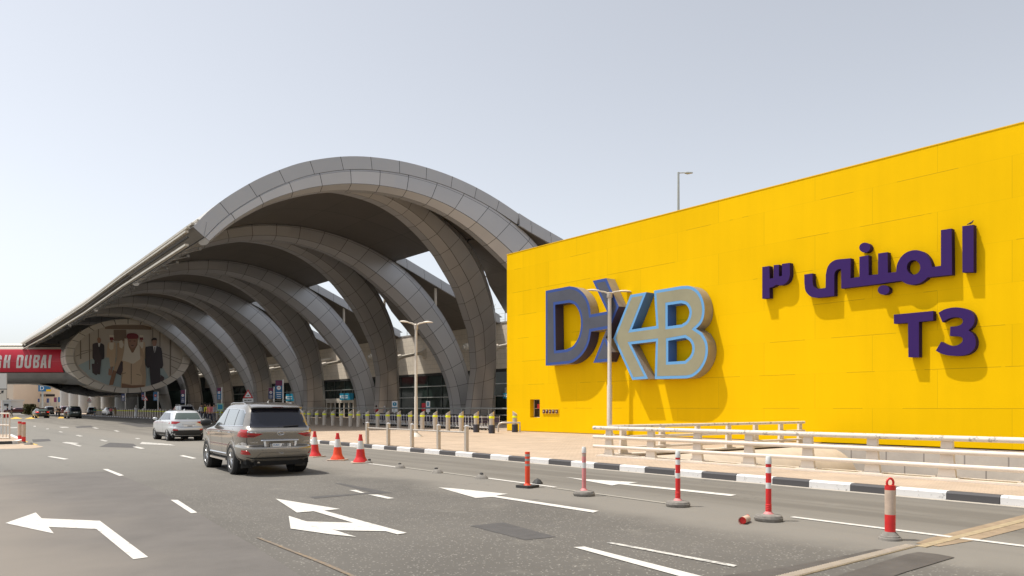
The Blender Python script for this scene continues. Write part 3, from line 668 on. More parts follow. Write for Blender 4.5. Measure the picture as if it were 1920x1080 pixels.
# canopy roof: one thing; each bay's shell, rear slope and edge band are its parts
canopy = empty('canopy_roof', (26,40,0), 0, 'huge wavy grey roof shell with dark bronze underside over the terminal forecourt', 'canopy')
E1 = shell_edge(0); SA = arc([(e[0],e[1]) for e in E1])
for n in range(NB):
    mb = MB(); m_ = len(E1); NY = 6
    def pt(i, t, top):
        x, z, xt, zt = E1[i]; a = tr(n, *( (xt,zt) if top else (x,z))); b = tr(n+1, *((xt,zt) if top else (x,z)))
        y0 = a[1]+.02; return (a[0]+(b[0]-a[0])*t, y0+(b[1]-.02-y0)*t, a[2]+(b[2]-a[2])*t)
    low = [pt(i, j/NY, False) for j in range(NY+1) for i in range(m_)]; uvl = [(SA[i]/3.3, j/NY*3) for j in range(NY+1) for i in range(m_)]
    fs = [(j*m_+i, j*m_+i+1, (j+1)*m_+i+1, (j+1)*m_+i) for j in range(NY) for i in range(m_-1)]
    mb.add(low, fs, 0, uvl)
    top = [pt(i, j/NY, True) for j in range(NY+1) for i in range(m_)]
    mb.add(top, [f[::-1] for f in fs], 1, uvl)
    # closing edges: eave end and the straight end above the forecourt
    for i, mi in ((0,0),(m_-1,2)):
        mb.add([pt(i,0,False), pt(i,1,False), pt(i,1,True), pt(i,0,True)], [(0,1,2,3)], mi, [(0.5,.5),(6.5,.5),(6.5,.6),(.5,.6)])
    if n == 0:
        fr = [pt(i,0,False) for i in range(m_)]+[pt(i,0,True) for i in range(m_)]
        fr = [(p[0], p[1]-.0, p[2]) for p in fr]
        mb.add(fr, [(i,i+1,m_+i+1,m_+i) for i in range(m_-1)], 2, [(SA[i]/1.88, .5) for i in range(m_)]+[(SA[i]/1.88, .5) for i in range(m_)])
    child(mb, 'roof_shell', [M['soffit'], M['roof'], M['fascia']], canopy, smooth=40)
def diag(xc):                                # how far along the bay the leaning leg stands, by X
    K = [(19.5,0),(24,1.9),(28,3.7),(31,5.0),(34,6.7),(37,9.0),(39,11.4),(40,13.2),(40.4,14.2),(44.5,16.0)]
    if xc <= K[0][0]: return 0
    for a, b in zip(K, K[1:]):
        if xc <= b[0]: return a[1]+(b[1]-a[1])*(xc-a[0])/(b[0]-a[0])
    return K[-1][1]
XW = 44.0
for n in range(NB):
    mb = MB(); xs = [32.6,33.6,35,37,39,41,42.5,XW+.4]
    def wp(x, t, top):
        a = tr(n, x, 0); zl = slab_low(x, n)*(1+(AR[n][2]-1)*max(0,(XW+.4-x))/11.8); k = diag(x)+.9 if x < 39 else 10.4+.7*(x-37)+.6
        d = min(k, diag(x)+1.2) if x < 39 else (12.0+(x-39)*.85)
        return (a[0], AR[n][0]+.02+(d-.02)*t, zl+(.82 if top else 0))
    N = 4; m_ = len(xs)
    for top, mi in ((False,0),(True,1)):
        vs = [wp(x, j/N, top) for j in range(N+1) for x in xs]; uv = [(x/2.2, wp(x,j/N,top)[1]/4.0) for j in range(N+1) for x in xs]
        fs = [(j*m_+i, j*m_+i+1, (j+1)*m_+i+1, (j+1)*m_+i) for j in range(N) for i in range(m_-1)]
        mb.add(vs, fs, mi, uv)
    vs = [wp(x,1,False) for x in xs]+[wp(x,1,True) for x in xs]; mb.add(vs, [(i,i+1,m_+i+1,m_+i) for i in range(m_-1)], 1, [(x/1.9,.5) for x in xs]*2)
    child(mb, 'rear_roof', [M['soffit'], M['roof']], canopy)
    # two stepped bands of the fascia on the near edge
    for k, (z0, z1, yo) in enumerate(((.0,.5,.10),(.52,.86,.02))):
        mb = MB(); xx = [32.6]+[33.6+i*(XW-33.6)/6 for i in range(7)]
        vs = []
        for x in xx:
            a = tr(n, x, 0); zl = slab_low(x, n)*(1+(AR[n][2]-1)*max(0,(XW+.4-x))/11.8)
            vs += [(a[0], a[1]-yo, zl+z0), (a[0], a[1]-yo, zl+z1), (a[0], a[1]+.1, zl+z0), (a[0], a[1]+.1, zl+z1)]
        uv = [(x/1.8+.3, .5) for x in xx for _ in range(4)]
        fs = []
        for i in range(len(xx)-1): fs += [(4*i,4*i+4,4*i+5,4*i+1),(4*i+1,4*i+5,4*i+7,4*i+3),(4*i,4*i+2,4*i+6,4*i+4)]
        fs.append((0,1,3,2)); e = 4*(len(xx)-1); fs.append((e,e+2,e+3,e+1))
        child(mb.add(vs, fs, 0, uv), 'fascia_band', M['fascia'], canopy)
# dark panel added under the last bay to cover the sky, in place of soffit
ew = [tr(NB, x, z) for x, z in OUT if x < 37]; ew = [(p[0], p[1]-.5, p[2]) for p in ew]; ew += [(ew[-1][0], ew[-1][1], 8.2), (ew[0][0]-.2, ew[0][1], 8.2)]
child(MB().add(ew, [tuple(range(len(ew)))]), 'sky_gap_panel', M['hull'], canopy)
# eave louvres along the road side, and a dark bar painted as the shaded gap
lou = [((11.55,11.35),.06,'eave'),((11.25,11.15),.05,'eave'),((11.02,10.92),.05,'eave'),((10.95,10.70),.05,'eave'),((11.0,10.42),.03,'dark_gap'),((10.95,10.02),.055,'eave')]
for (x, z), r, m in lou:
    mb = MB()
    pts = [tr(n, x, z) for n in range(NB+1)]; pts[0] = (pts[0][0], pts[0][1]+.1, pts[0][2])
    for a, b in zip(pts, pts[1:]):
        a, b = Vector(a), Vector(b); mb.add([a+Vector((dx*r*1.6,0,dz*r)) for dx, dz in ((-1,-1),(1,-1),(1,1),(-1,1))]+[b+Vector((dx*r*1.6,0,dz*r)) for dx, dz in ((-1,-1),(1,-1),(1,1),(-1,1))], [(0,1,5,4),(1,2,6,5),(2,3,7,6),(3,0,4,7),(0,3,2,1),(4,5,6,7)])
    child(mb, 'eave_louvre', M[m], canopy)
mb = MB()
pa = [tr(n, 11.75, 10.45) for n in range(NB+1)]; pb = [tr(n, 11.9, 11.3) for n in range(NB+1)]
for i in range(NB): mb.add([pa[i],pa[i+1],pb[i+1],pb[i]], [(0,1,2,3)])
child(mb, 'eave_backing', M['dark_gap'], canopy)
for n in range(NB):       # small brackets under the eave
    a = Vector(tr(n, 11.2, 9.98)); b = Vector(tr(n+1, 11.2, 9.98)); mb = MB()
    for k in range(1, 7):
        p = a.lerp(b, k/7); mb.tube([p, p+Vector((1.0,0,.35))], .035, 6); mb.cbox(p+Vector((1.0,0,.38)), .13, .18, .13)
    child(mb, 'eave_bracket', M['hull'], canopy)

def arch_mesh(n, lean):
    """box girder with bevelled edges swept along the arch profile"""
    mb = MB(); st = []; Y0, kx, kz = AR[n]; i0 = 0
    s = 0; prev = None
    for i, (o_, q) in enumerate(zip(OUTf, INNf)):
        c = ((o_[0]+q[0])/2, (o_[1]+q[1])/2)
        if lean and c[0] < 18.6: continue
        dy = diag(c[0]) if lean else 0
        d = Vector((o_[0]-q[0], o_[1]-q[1]))
        if lean: yv = dy+.35
        else: yv = 0
        if prev is not None: s += math.hypot(c[0]-prev[0], c[1]-prev[1], yv-prev[2]) if True else 0
        prev = (c[0], c[1], yv)
        T = 1.35 if not lean else 1.5
        # section: k in 0..1 from inner to outer, t depth away from the camera
        f_ = min(1, max(0, (c[0]-30)/6)) if not lean else 1; ke = .10+.15*f_; te = .06+.36*f_
        sec = [(0,.42),(.25,.0),(1-ke,.0),(1,te),(1,T-.42),(.75,T),(.25,T),(0,T-.42)]
        ring = []
        for k, t in sec:
            x = q[0]+d.x*k; z = q[1]+d.y*k
            yy = yv+t
            if lean:   # twist so that the face follows the leaning line
                x -= t*.35; yy = yv+t*.9
            X, Y, Z = tr(n, x, z); ring.append((X, Y+yy, Z))
        st.append((ring, s))
    m_ = 8; vv = [0,1,2,3,4,5,6,7,8]
    for (ra, sa), (rb, sb) in zip(st, st[1:]):
        for k in range(m_):
            k2 = (k+1) % m_
            mb.add([ra[k], ra[k2], rb[k2], rb[k]], [(0,1,2,3)], 0, [(sa/1.9, vv[k]), (sa/1.9, vv[k+1]), (sb/1.9, vv[k+1]), (sb/1.9, vv[k])])
    mb.add(st[0][0], [tuple(range(m_))], 0, [(.5,.5)]*m_); mb.add(st[-1][0], [tuple(range(m_))[::-1]], 0, [(.5,.5)]*m_)
    return mb
ords = ['nearest','second','third','fourth','fifth','sixth','seventh','eighth']
for n in range(len(AR)):
    t = empty('canopy_arch', (40,AR[n][0],0), 0, ('%s upright grey clad arch of the canopy, counted from the yellow wall' % ords[n]) if n else 'nearest upright grey clad arch, its right end hidden behind the yellow wall', 'arch', 'upright canopy arches')
    child(arch_mesh(n, False), 'arch', M['arch'], t, smooth=25)
    if n < NB:
        a = tr(n, 37, 11.1); b = tr(n, 37, slab_low(37))
        child(MB().tube([(a[0],a[1]+.5,a[2]-.2),(b[0],b[1]+.5,b[2]+.1)], .13, 8), 'prop', M['lamp_paint'], t)
    if n > 0:
        a = Vector(tr(n,40.2,7.3)); 
        mb = MB().tube([a+Vector((-.1,.6,0)), (XW+.1,a.y+.6,a.z+.75)], .19, 10); mb.tube([a+Vector((.15,.6,0.05)), a+Vector((.75,.6,.16))], .34, 10)
        child(mb, 'strut', M['lamp_paint'], t)
for n in range(NB):
    t = empty('leaning_arch', (40,AR[n][0]+13.5,0), 0, '%s leaning dark clad arch from the yellow wall, splayed back from its upright arch' % ords[n], 'arch', 'leaning canopy arches')
    child(arch_mesh(n, True), 'arch', M['arch_dark'] if 'arch_dark' in M else M['arch'], t, smooth=25)
    X, Y, Z = tr(n, 37, 11.0); Y += diag(37)+.9; z2 = slab_low(37)*(1+(AR[n][2]-1)*.63)
    child(MB().tube([(X,Y,Z-.3),(X,Y,z2+.1)], .12, 8), 'prop', M['lamp_paint'], t)
    a = Vector(tr(n,39.9,6.9)); a.y += diag(40)
    mb = MB().tube([a, (XW+.1,a.y+.3,a.z+.9)], .19, 10); mb.tube([a+Vector((.1,0,0)), a+Vector((.9,0,.2))], .33, 10)
    mb.add([(XW+.1,a.y-.1,a.z+1.4),(XW+.1,a.y+.6,a.z+1.4),(XW+.1,a.y+.6,a.z+.1),(XW+.1,a.y-.1,a.z+.1),(XW-.7,a.y+.25,a.z+.75)], [(0,1,4),(1,2,4),(2,3,4),(3,0,4)])
    child(mb, 'strut', M['lamp_paint'], t)

# ---------------- terminal building behind the arches ----------------
tb = empty('terminal_building', (XW,100,0), 0, 'long terminal building with beige stone band above dark glazing behind the arches', 'building')
TY0, TY1 = 30.0, 215.0
child(MB().box(XW,XW+.6,TY0,TY1,5.45,9.78), 'upper_wall', M['stone'], tb)
child(MB().box(XW+.6,XW+40,TY0,TY1,-.1,9.2), 'building_core', M['interior'], tb)
child(MB().box(XW-.06,XW+40,TY0,TY1,9.78,9.92), 'parapet', M['roof'], tb)
child(MB().box(XW+.02,XW+.598,TY0,TY1,5.2,5.45), 'soffit_band', M['dark_gap'], tb)
k = 0; y = TY0
while y < TY1:
    y2 = min(TY1, y+5.8); child(MB().box(XW+.30,XW+.34,y+.03,y2-.03,PV,5.2), 'glazing', M['glass_dark'], tb); y = y2
mb = MB()
for z in (1.62,2.85,4.05): mb.box(XW+.2,XW+.298,TY0,TY1,z-.045,z+.045)
child(mb, 'transom', M['mullion'], tb)
mb = MB(); y = TY0
while y < TY1: mb.box(XW+.22,XW+.296,y-.03,y+.03,PV,5.19); y += 2.9
child(mb, 'mullion', mat('dark_mullion', (.05,.06,.06), .4, .3), tb)
def entrance(py0, py1):
    e = child(MB().box(XW-.9,XW+.19,py0,py1,PV+2.35,PV+2.75).box(XW-.9,XW+.19,py0,py0+.15,PV,PV+2.35).box(XW-.9,XW+.19,py1-.15,py1,PV,PV+2.35), 'entrance_porch', M['lamp_paint'], tb)
    n = 6; w_ = (py1-py0-.3)/n
    loc = tb.location
    for i in range(n):
        y0 = py0+.15+i*w_
        mb = MB().box(XW-.88-loc.x,XW-.82-loc.x,y0+.02-loc.y,y0+.12-loc.y,PV,PV+2.34).box(XW-.88-loc.x,XW-.82-loc.x,y0+w_-.12-loc.y,y0+w_-.02-loc.y,PV,PV+2.34).box(XW-.879-loc.x,XW-.821-loc.x,y0+.12-loc.y,y0+w_-.12-loc.y,PV+2.2,PV+2.34)
        dr = mb.build('door', M['lamp_paint'], tb)
for pa_, pb_ in ((611,663),):
    entrance(YatX(pb_, XW-.9), YatX(pa_, XW-.9))
entrance(YatX(912, XW-.9), YatX(893, XW-.9)); entrance(YatX(560, XW-.9), YatX(536, XW-.9))
# blue entrance signs hung over the doors
for (x0, x1, y0_, y1_, xx) in ((637,662,737,750,XW-1.1),(536,557,738,752,XW-1.1),(943,952,737,747,XW-1.5)):
    a = PX(x0,y1_,xx); b = PX(x1,y0_,xx)
    s = empty('entrance_sign', (xx,(a.y+b.y)/2,a.z), 0, {637:'bright blue entrance sign above the doors between the second and third pair of legs',536:'teal blue entrance sign between the arch legs right of the tall blue banners',943:'blue sign edge above the doors just left of the yellow wall'}[x0], 'sign')
    child(MB().box(xx,xx+.12,b.y,a.y,a.z,b.z), 'sign_panel', M['sign_cyan'], s)
    child(MB().box(xx+.04,xx+.08,a.y-.3,a.y-.25,b.z,b.z+.5).box(xx+.04,xx+.08,b.y+.25,b.y+.3,b.z,b.z+.5), 'bracket', M['mullion'], s)
    h = b.z-a.z; mb = MB()
    for r in range(2):
        yy = a.y-.45
        for q in range(7): wl = (.22,.16,.3,.12,.25,.2,.15)[(q+r*3)%7]; mb.box(xx-.012,xx-.002,max(b.y+.1,yy-wl),yy,a.z+h*(.25+.3*r),a.z+h*(.25+.3*r)+.12*(1 if q%2 else .8)); yy -= wl+.08
    mb.lathe([(h*.22,-.012),(h*.22,-.003)], (xx,a.y-.22,(a.z+b.z)/2), 12, axis='x')
    child(mb, 'sign_text', M['white'], s)
# security fence with barbed arms on the terminal roof
for n in range(1, 6):
    y0, y1 = AR[n][0]-6.5, AR[n][0]+3
    f = empty('security_fence', (XW+1.5,y0,9.55), 0, 'barbed wire fence on the terminal roof behind the %s upright arch' % ords[n], 'fence', 'roof security fences')
    mb = MB(); yy = y0; mw = MB()
    while yy <= y1:
        mb.tube([(XW+1.5,yy,9.5),(XW+1.5,yy,11.6)], .045, 5); mb.tube([(XW+1.5,yy,11.6),(XW+1.0,yy-.35,12.15)], .04, 5); mb.tube([(XW+1.5,yy,11.6),(XW+2.0,yy+.35,12.15)], .04, 5); yy += 1.9
    child(mb, 'fence_post', M['mullion'], f)
    for z in (9.8,10.4,11.0,11.55): mw.tube([(XW+1.5,y0,z),(XW+1.5,yy-1.9,z)], .02, 4)
    child(mw, 'wire', M['mullion'], f)

for o in set(bpy.data.objects)-_before:
    if o.type == 'EMPTY': o.location = (o.location.x*KS, o.location.y*KS, EYE+(o.location.z-EYE)*KS)
    else: o.data.transform(Matrix.Scale(KS, 4)) if o.data.users == 1 else None
# ---------------- street furniture ----------------
def part(mb, name, m, parent, smooth=None): return mb.build(name, m, parent, smooth=smooth)   # mesh in the thing's own frame
# steel bollards with slanted heads
def bollard(label, sleeve=False, h=1.36, r=.155):
    t = empty('bollard', (0,0,PV), 0, label, 'bollard', 'steel bollards along the forecourt')
    n = 20; mb = MB(); ring0 = [(r*math.cos(2*math.pi*k/n), r*math.sin(2*math.pi*k/n)) for k in range(n)]
    top = [(x, y, h-.11+(x*C_-y*S_)/r*.11) for x, y in ring0]
    mb.add([(x,y,0) for x,y in ring0]+top, [(k,(k+1)%n,n+(k+1)%n,n+k) for k in range(n)]); part(mb, 'post', M['steel'], t, 40)
    part(MB().add([(x*1.03,y*1.03,z+.012) for x,y,z in top]+[(x*1.03,y*1.03,z-.02) for x,y,z in top], [tuple(range(n))]+[(k,(k+1)%n,n+(k+1)%n,n+k) for k in range(n)]), 'head', M['steel_light'], t, 30)
    part(MB().lathe([(r+.012,h-.44),(r+.016,h-.43),(r+.016,h-.31),(r+.012,h-.30)], n=20), 'band', M['hivis'], t, 40)
    if sleeve: part(MB().lathe([(r+.045,.0),(r+.045,.50),(r+.02,.52)], n=20), 'sleeve', M['navy_sleeve'], t, 40)
    return t
b0 = bollard('slanted steel bollard with yellow band in the long row before the arches'); b1 = None
bp = [(579,795),(594,795.5),(608,796),(624,797),(640,798),(657,799),(672,799.5),(689,801),(708,801.8),(727,802.6),(748,803.6),(769,804.5),(792,805.6),(816,806.8),(840,808),(865,809)]
first = True
BL = {865:'slanted steel bollard just left of the two black sleeved ones',840:'slanted steel bollard second left of the black sleeved ones',816:'slanted steel bollard third left of the black sleeved ones',792:'slanted steel bollard just right of the left lamp pole',769:'slanted steel bollard just left of the left lamp pole',748:'slanted steel bollard second left of the left lamp pole',727:'slanted steel bollard third left of the left lamp pole',708:'slanted steel bollard behind the gap right of the fence end post',689:'slanted steel bollard behind the left end post of the rail fence',594:'slanted steel bollard second right of the silver SUV roof',579:'slanted steel bollard closest to the right edge of the silver SUV',608:'slanted steel bollard third from the right edge of the silver SUV',624:'slanted steel bollard fourth from the right edge of the silver SUV',640:'slanted steel bollard above the middle traffic cone',657:'slanted steel bollard between the middle and rightmost cones',672:'slanted steel bollard above the rightmost traffic cone'}
def bx_of(px): return 28.65 if px > 700 else 28.65+(700-px)*.006
for px, py in bp:
    x = bx_of(px); yv = YatX(px, x)
    o = b0 if first else copy_tree(b0); first = False; o.location = (x, yv, PV)
    o['label'] = BL.get(px, b0['label'])
    if px == 579: yf = yv
yy = yf+1.75
while yy < 190:
    if not (120 < yy < 123 or 104 < yy < 107):
        o = copy_tree(b0); o.location = (29.6+max(0,(yy-70))*.018, yy, PV); o['label'] = 'distant steel bollard with yellow band in the shaded row'; o['group'] = 'distant steel bollards in the shade'
    yy += 1.75
sl = [(893,28.4,'third'),(922,28.0,'second'),(965.5,30.6,'')]
for i, (px, x, w_) in enumerate(sl):
    o = bollard(('%s last bollard of the row, in a black sleeve' % ('third from' if 0 else w_)) if w_ else 'black sleeved bollard standing at the corner of the yellow wall', True)
    if px == 893: o['label'] = 'left of two black sleeved bollards beside the trolleys'
    if px == 922: o['label'] = 'right of two black sleeved bollards beside the trolleys'
    o.location = (x, YatX(px, x), PV)
    if px > 960: o.rotation_euler.z = R(165)
# hoop next to the wall
x = 29.6; h0 = YatX(934, x)
t = empty('hoop_rail', (x,h0,PV), 0, 'low bent steel hoop rail beside the left end of the yellow wall', 'hoop')
pts = [(0,0,0),(0,0,.42),(.05,-.05,.55),(.2,-.2,.62),(1.0,-1.0,.62),(1.0,-1.0,0)]
part(MB().tube(pts, .06, 10), 'hoop', M['steel'], t, 40)
# rail fence along the kerb
fy = [30.06,28.18,26.25,24.3,22.45]
t = empty('post_and_rail_fence', (15.72,26,PV), 0, 'brushed steel fence of five posts with one rail along the kerb', 'fence')
for i, y in enumerate(fy):
    p = part(MB().box(-.06,.06,y-26-.06,y-26+.06,0,.92), 'post', M['steel'], t)
    part(MB().add([(-.07,y-26-.07,.92),(.07,y-26-.07,.92),(.07,y-26+.07,.92),(-.07,y-26+.07,.92),(0,y-26,.975)], [(0,1,4),(1,2,4),(2,3,4),(3,0,4),(0,3,2,1)]), 'post_cap', M['steel_light'], p)
for a, b in zip(fy, fy[1:]): part(MB().tube([(0,a-26-.06,.70),(0,b-26+.06,.70)], .032, 10), 'rail', M['steel'], t, 40)
# cones
def cone(label, loc, rz, lean=0):
    t = empty('traffic_cone', loc, rz, label, 'traffic cone', 'traffic cones beside the lane')
    part(MB().prism([(x*.29,y*.29) for x,y in ((-1,-.86),(-.86,-1),(.86,-1),(1,-.86),(1,.86),(.86,1),(-.86,1),(-1,.86))], 0, .035), 'base', M['tan_sleeve'], t)
    b = part(MB().lathe([(.235,.035),(.215,.09),(.165,.16),(.145,.22),(.118,.44)], n=24), 'lower_cone', M['orange_plastic'] if 'orange' in label else M['red_plastic'], t, 50)
    part(MB().lathe([(.1185,.44),(.080,.70)], n=24), 'white_band', M['reflective'], t, 50)
    part(MB().lathe([(.080,.70),(.052,.84),(.050,.90),(.036,.905)], n=24), 'cone_tip', M['red_plastic'], t, 50)
    if lean: t.rotation_euler.x = lean
cone('red and white traffic cone closest to the rear of the silver car', (*G(590,856.5)[:2],0), .3)
cone('orange and white traffic cone, middle of the three', (*G(633,863)[:2],0), .8)
cone('red traffic cone with crumpled lower skirt, rightmost of the three', (*G(676,868)[:2],0), 1.2)
# rubber stumps of missing posts
for i, (px, py, s) in enumerate([(691,869,.8),(750,878,1.0),(820,887,1.0),(903,897.5,1.05)]):
    p = G(px, py); t = empty('post_stump', (p.x,p.y,0), i*1.3, ['flattened rubber post stump just right of the rightmost cone','rubber post stump, second after the cones','rubber post stump, third after the cones','rubber post stump nearest the orange post'][i], 'post base', 'rubber stumps of missing posts')
    part(MB().lathe([(.165*s,0),(.15*s,.03),(.11*s,.075),(.06*s,.11*s),(.0,.115*s)], n=18), 'rubber_base', M['dusty_rubber'], t, 50)
    part(MB().lathe([(.045,.09),(.05,.13),(.03,.15),(0,.14)], (.03,.0,0), n=8), 'broken_tip', M['black_rubber'], t)
p = G(1008,907); t = empty('post_stump', (p.x,p.y,0), .4, 'crushed greenish rubber stump behind the orange post', 'post base')
part(MB().lathe([(.13,0),(.12,.03),(.07,.09),(.0,.13)], n=9), 'rubber_base', M['black_rubber'], t)
# flexible posts
def flex(label, px, py, h, bands, base, r=.045, head='cap'):
    p = G(px, py); t = empty('delineator_post', (p.x,p.y,0), .2, label, 'delineator post')
    if base == 'tyre': part(MB().lathe([(.20,0),(.215,.03),(.215,.055),(.205,.06),(.205,.068),(.19,.09),(.12,.10),(.05,.115)], n=28), 'rubber_base', M['dusty_rubber'], t, 40); z = .10
    elif base == 'square': part(MB().prism([(x*.2,y*.2) for x,y in ((-1,-.8),(-.8,-1),(.8,-1),(1,-.8),(1,.8),(.8,1),(-.8,1),(-1,.8))], 0, .055), 'rubber_base', M['black_rubber'], t); z = .055
    elif base == 'none': z = .0
    else: part(MB().lathe([(.145,0),(.14,.03),(.125,.034),(.12,.055),(.105,.06),(.09,.085),(.065,.11)], n=24), 'rubber_base', M['dusty_rubber'], t, 30); z = .10
    if base in ('square','tyre'): part(MB().lathe([(.085,z),(.06,z+.03),(r,z+.05)], n=18), 'foot', M['orange_plastic'] if base == 'square' else M['pink_plastic'], t, 40)
    z0 = z+.0
    for zt, m in bands:
        part(MB().lathe([(r,z0),(r,zt)] if m not in ('rib',) else [(r+(.006 if k%2 else 0), z0+(zt-z0)*k/12) for k in range(13)], n=18), 'post_section' if m not in ('reflective','grey_band') else 'reflective_band', M[{'rib':'red_plastic'}.get(m, m)], t, 40); z0 = zt
    if head == 'cap': part(MB().lathe([(r*1.12,h-.12),(r*1.15,h-.10),(r*1.0,h-.02),(r*.8,h),(0,h)], n=18), 'cap', M['reflective'], t, 40)
    elif head == 'ring':
        pts = [(r*.75*math.sin(a), 0, h+.035-r*.85*math.cos(a)) for a in [2*math.pi*k/14 for k in range(15)]]
        M_ = Matrix.Rotation(-TH, 4, 'Z'); mb = MB().tube(pts, .015, 8, caps=False).xform(M_); part(mb, 'ring', M['red_plastic'], t, 40)
    elif head == 'flat': part(MB().lathe([(r,h-.005),(0,h)], n=18), 'cap', M['red_plastic'], t, 40)
    return t
flex('orange post with three grey bands on a black square base', 989, 914, .78, [(.18,'orange_plastic'),(.47,'orange_plastic'),(.52,'grey_band'),(.58,'orange_plastic'),(.63,'grey_band'),(.68,'orange_plastic'),(.73,'grey_band'),(.78,'orange_plastic')], 'square', .055, 'flat')
flex('faded pink post with white cap on a round rubber base', 1095, 929.5, .97, [(.55,'pink_plastic'),(.66,'reflective'),(.78,'pink_plastic'),(.84,'tan_sleeve'),(.90,'pink_plastic')], 'tyre', .042)
flex('red post with two white bands on a round base, left of the fallen piece', 1271, 949.5, .985, [(.26,'rib'),(.50,'red_plastic'),(.59,'reflective'),(.74,'red_plastic'),(.83,'reflective'),(.90,'red_plastic')], 'tyre', .043)
flex('red post with two white bands standing beside the fallen orange piece', 1441, 976.5, 1.0, [(.26,'rib'),(.50,'red_plastic'),(.59,'reflective'),(.74,'red_plastic'),(.83,'reflective'),(.90,'red_plastic')], 'tyre', .043)
flex('short tan and red post with a ring on top, nearest the camera', 1669, 1012, .72, [(.335,'red_plastic'),(.66,'tan_sleeve'),(.72,'red_plastic')], 'dome', .066, 'ring')
p = G(1392, 983); d = (G(1416,972)-p).normalized(); L_ = (G(1416,972)-p).length
t = empty('fallen_post_piece', (p.x,p.y,0), 0, 'broken orange tube piece lying on the road beside a red post', 'debris')
part(MB().tube([Vector((0,0,.055)), d*.26+Vector((0,0,.05))], .055, 16, caps=False), 'tube', M['tan_sleeve'], t, 50)
part(MB().tube([d*-.02+Vector((0,0,.055)), d*.0+Vector((0,0,.055))], .058, 16, caps=False), 'rim', M['red_plastic'], t, 50)
part(MB().tube([d*.02+Vector((0,0,.054)), d*.03+Vector((0,0,.054))], .05, 16), 'inner_wall', M['red_plastic'], t, 50)
part(MB().tube([d*.24+Vector((.01,.02,.05)), d*.34+Vector((.02,.03,.07))], [.05,.03], 12), 'collar', M['red_plastic'], t, 50)
for i, (px, py) in enumerate([(37,828.5),(44.5,831.5)]):
    t = flex('tan and red post at the end of the left island, %s one' % ('farther' if i == 0 else 'nearer'), px, py, 1.0, [(.33,'red_plastic'),(.93,'tan_sleeve'),(1.04,'red_plastic')], 'dome', .085, 'flat'); t.scale = (1,1,1.0)
p = G(54,834); t = empty('post_stump', (p.x,p.y,0), .4, 'grey post stump on the yellow paint at the left island', 'post base')
part(MB().lathe([(.2,0),(.18,.05),(.08,.13),(.0,.14)], n=16), 'rubber_base', M['dusty_rubber'], t, 50)
# left island with kerb and white railing
isl = [G(*q)[:2] for q in [(-160,826),(34,824),(46,829),(30,832),(-160,834)]]
struct(sheet([[ (G(*q)[0],G(*q)[1]) for q in [(-200,822),(20,818),(40,825),(34,832),(-200,838)]]], lambda a,b: Vector((a,b,.12))).build('island', M['paving']))
mbk = MB(); kp = [G(*q) for q in [(-200,838),(-8,833.5),(23,832.5),(34,832),(44,829),(22,818.5)]]; 
for i, (a, b) in enumerate(zip(kp, kp[1:])):
    d = (b-a).normalized(); nn = Vector((-d.y,d.x,0))*.2
    mbk.add([a,b,b+nn,a+nn]+[v+Vector((0,0,.14)) for v in (a,b,b+nn,a+nn)], [(0,3,2,1),(4,5,6,7),(0,1,5,4),(1,2,6,5),(2,3,7,6),(3,0,4,7)], 1 if i in (1,) else 0)
struct(mbk.build('kerb', [M['kerb_white'], M['kerb_black']]))
mb = MB(); sheet([[tuple(G(*q)[:2]) for q in [(-200,846),(60,841),(82,838),(46,829),(34,833),(-200,839)]]], lambda a,b: Vector((a,b,.006)), mb); struct(mb.build('road_surface_pale', M['paving']))
t = empty('picket_railing', (*G(0,823)[:2],.12), 0, 'white picket railing on the traffic island at the left edge', 'railing')
o0 = t.location; ra = G(18,823,.12)-o0; rb = G(-160,817,.12)-o0
mb_r = MB()
for z in (.05,.72,1.32): mb_r.tube([ra+Vector((0,0,z)), rb+Vector((0,0,z))], .035, 8)
part(mb_r, 'rail', M['rail_white'], t, 40)
N = 26
for k in range(N):
    q = ra.lerp(rb, k/(N-1)*.8); part(MB().tube([q, q+Vector((0,0,1.34))], .04 if k%6==0 else .026, 6), 'picket', M['rail_white'], t, 40)

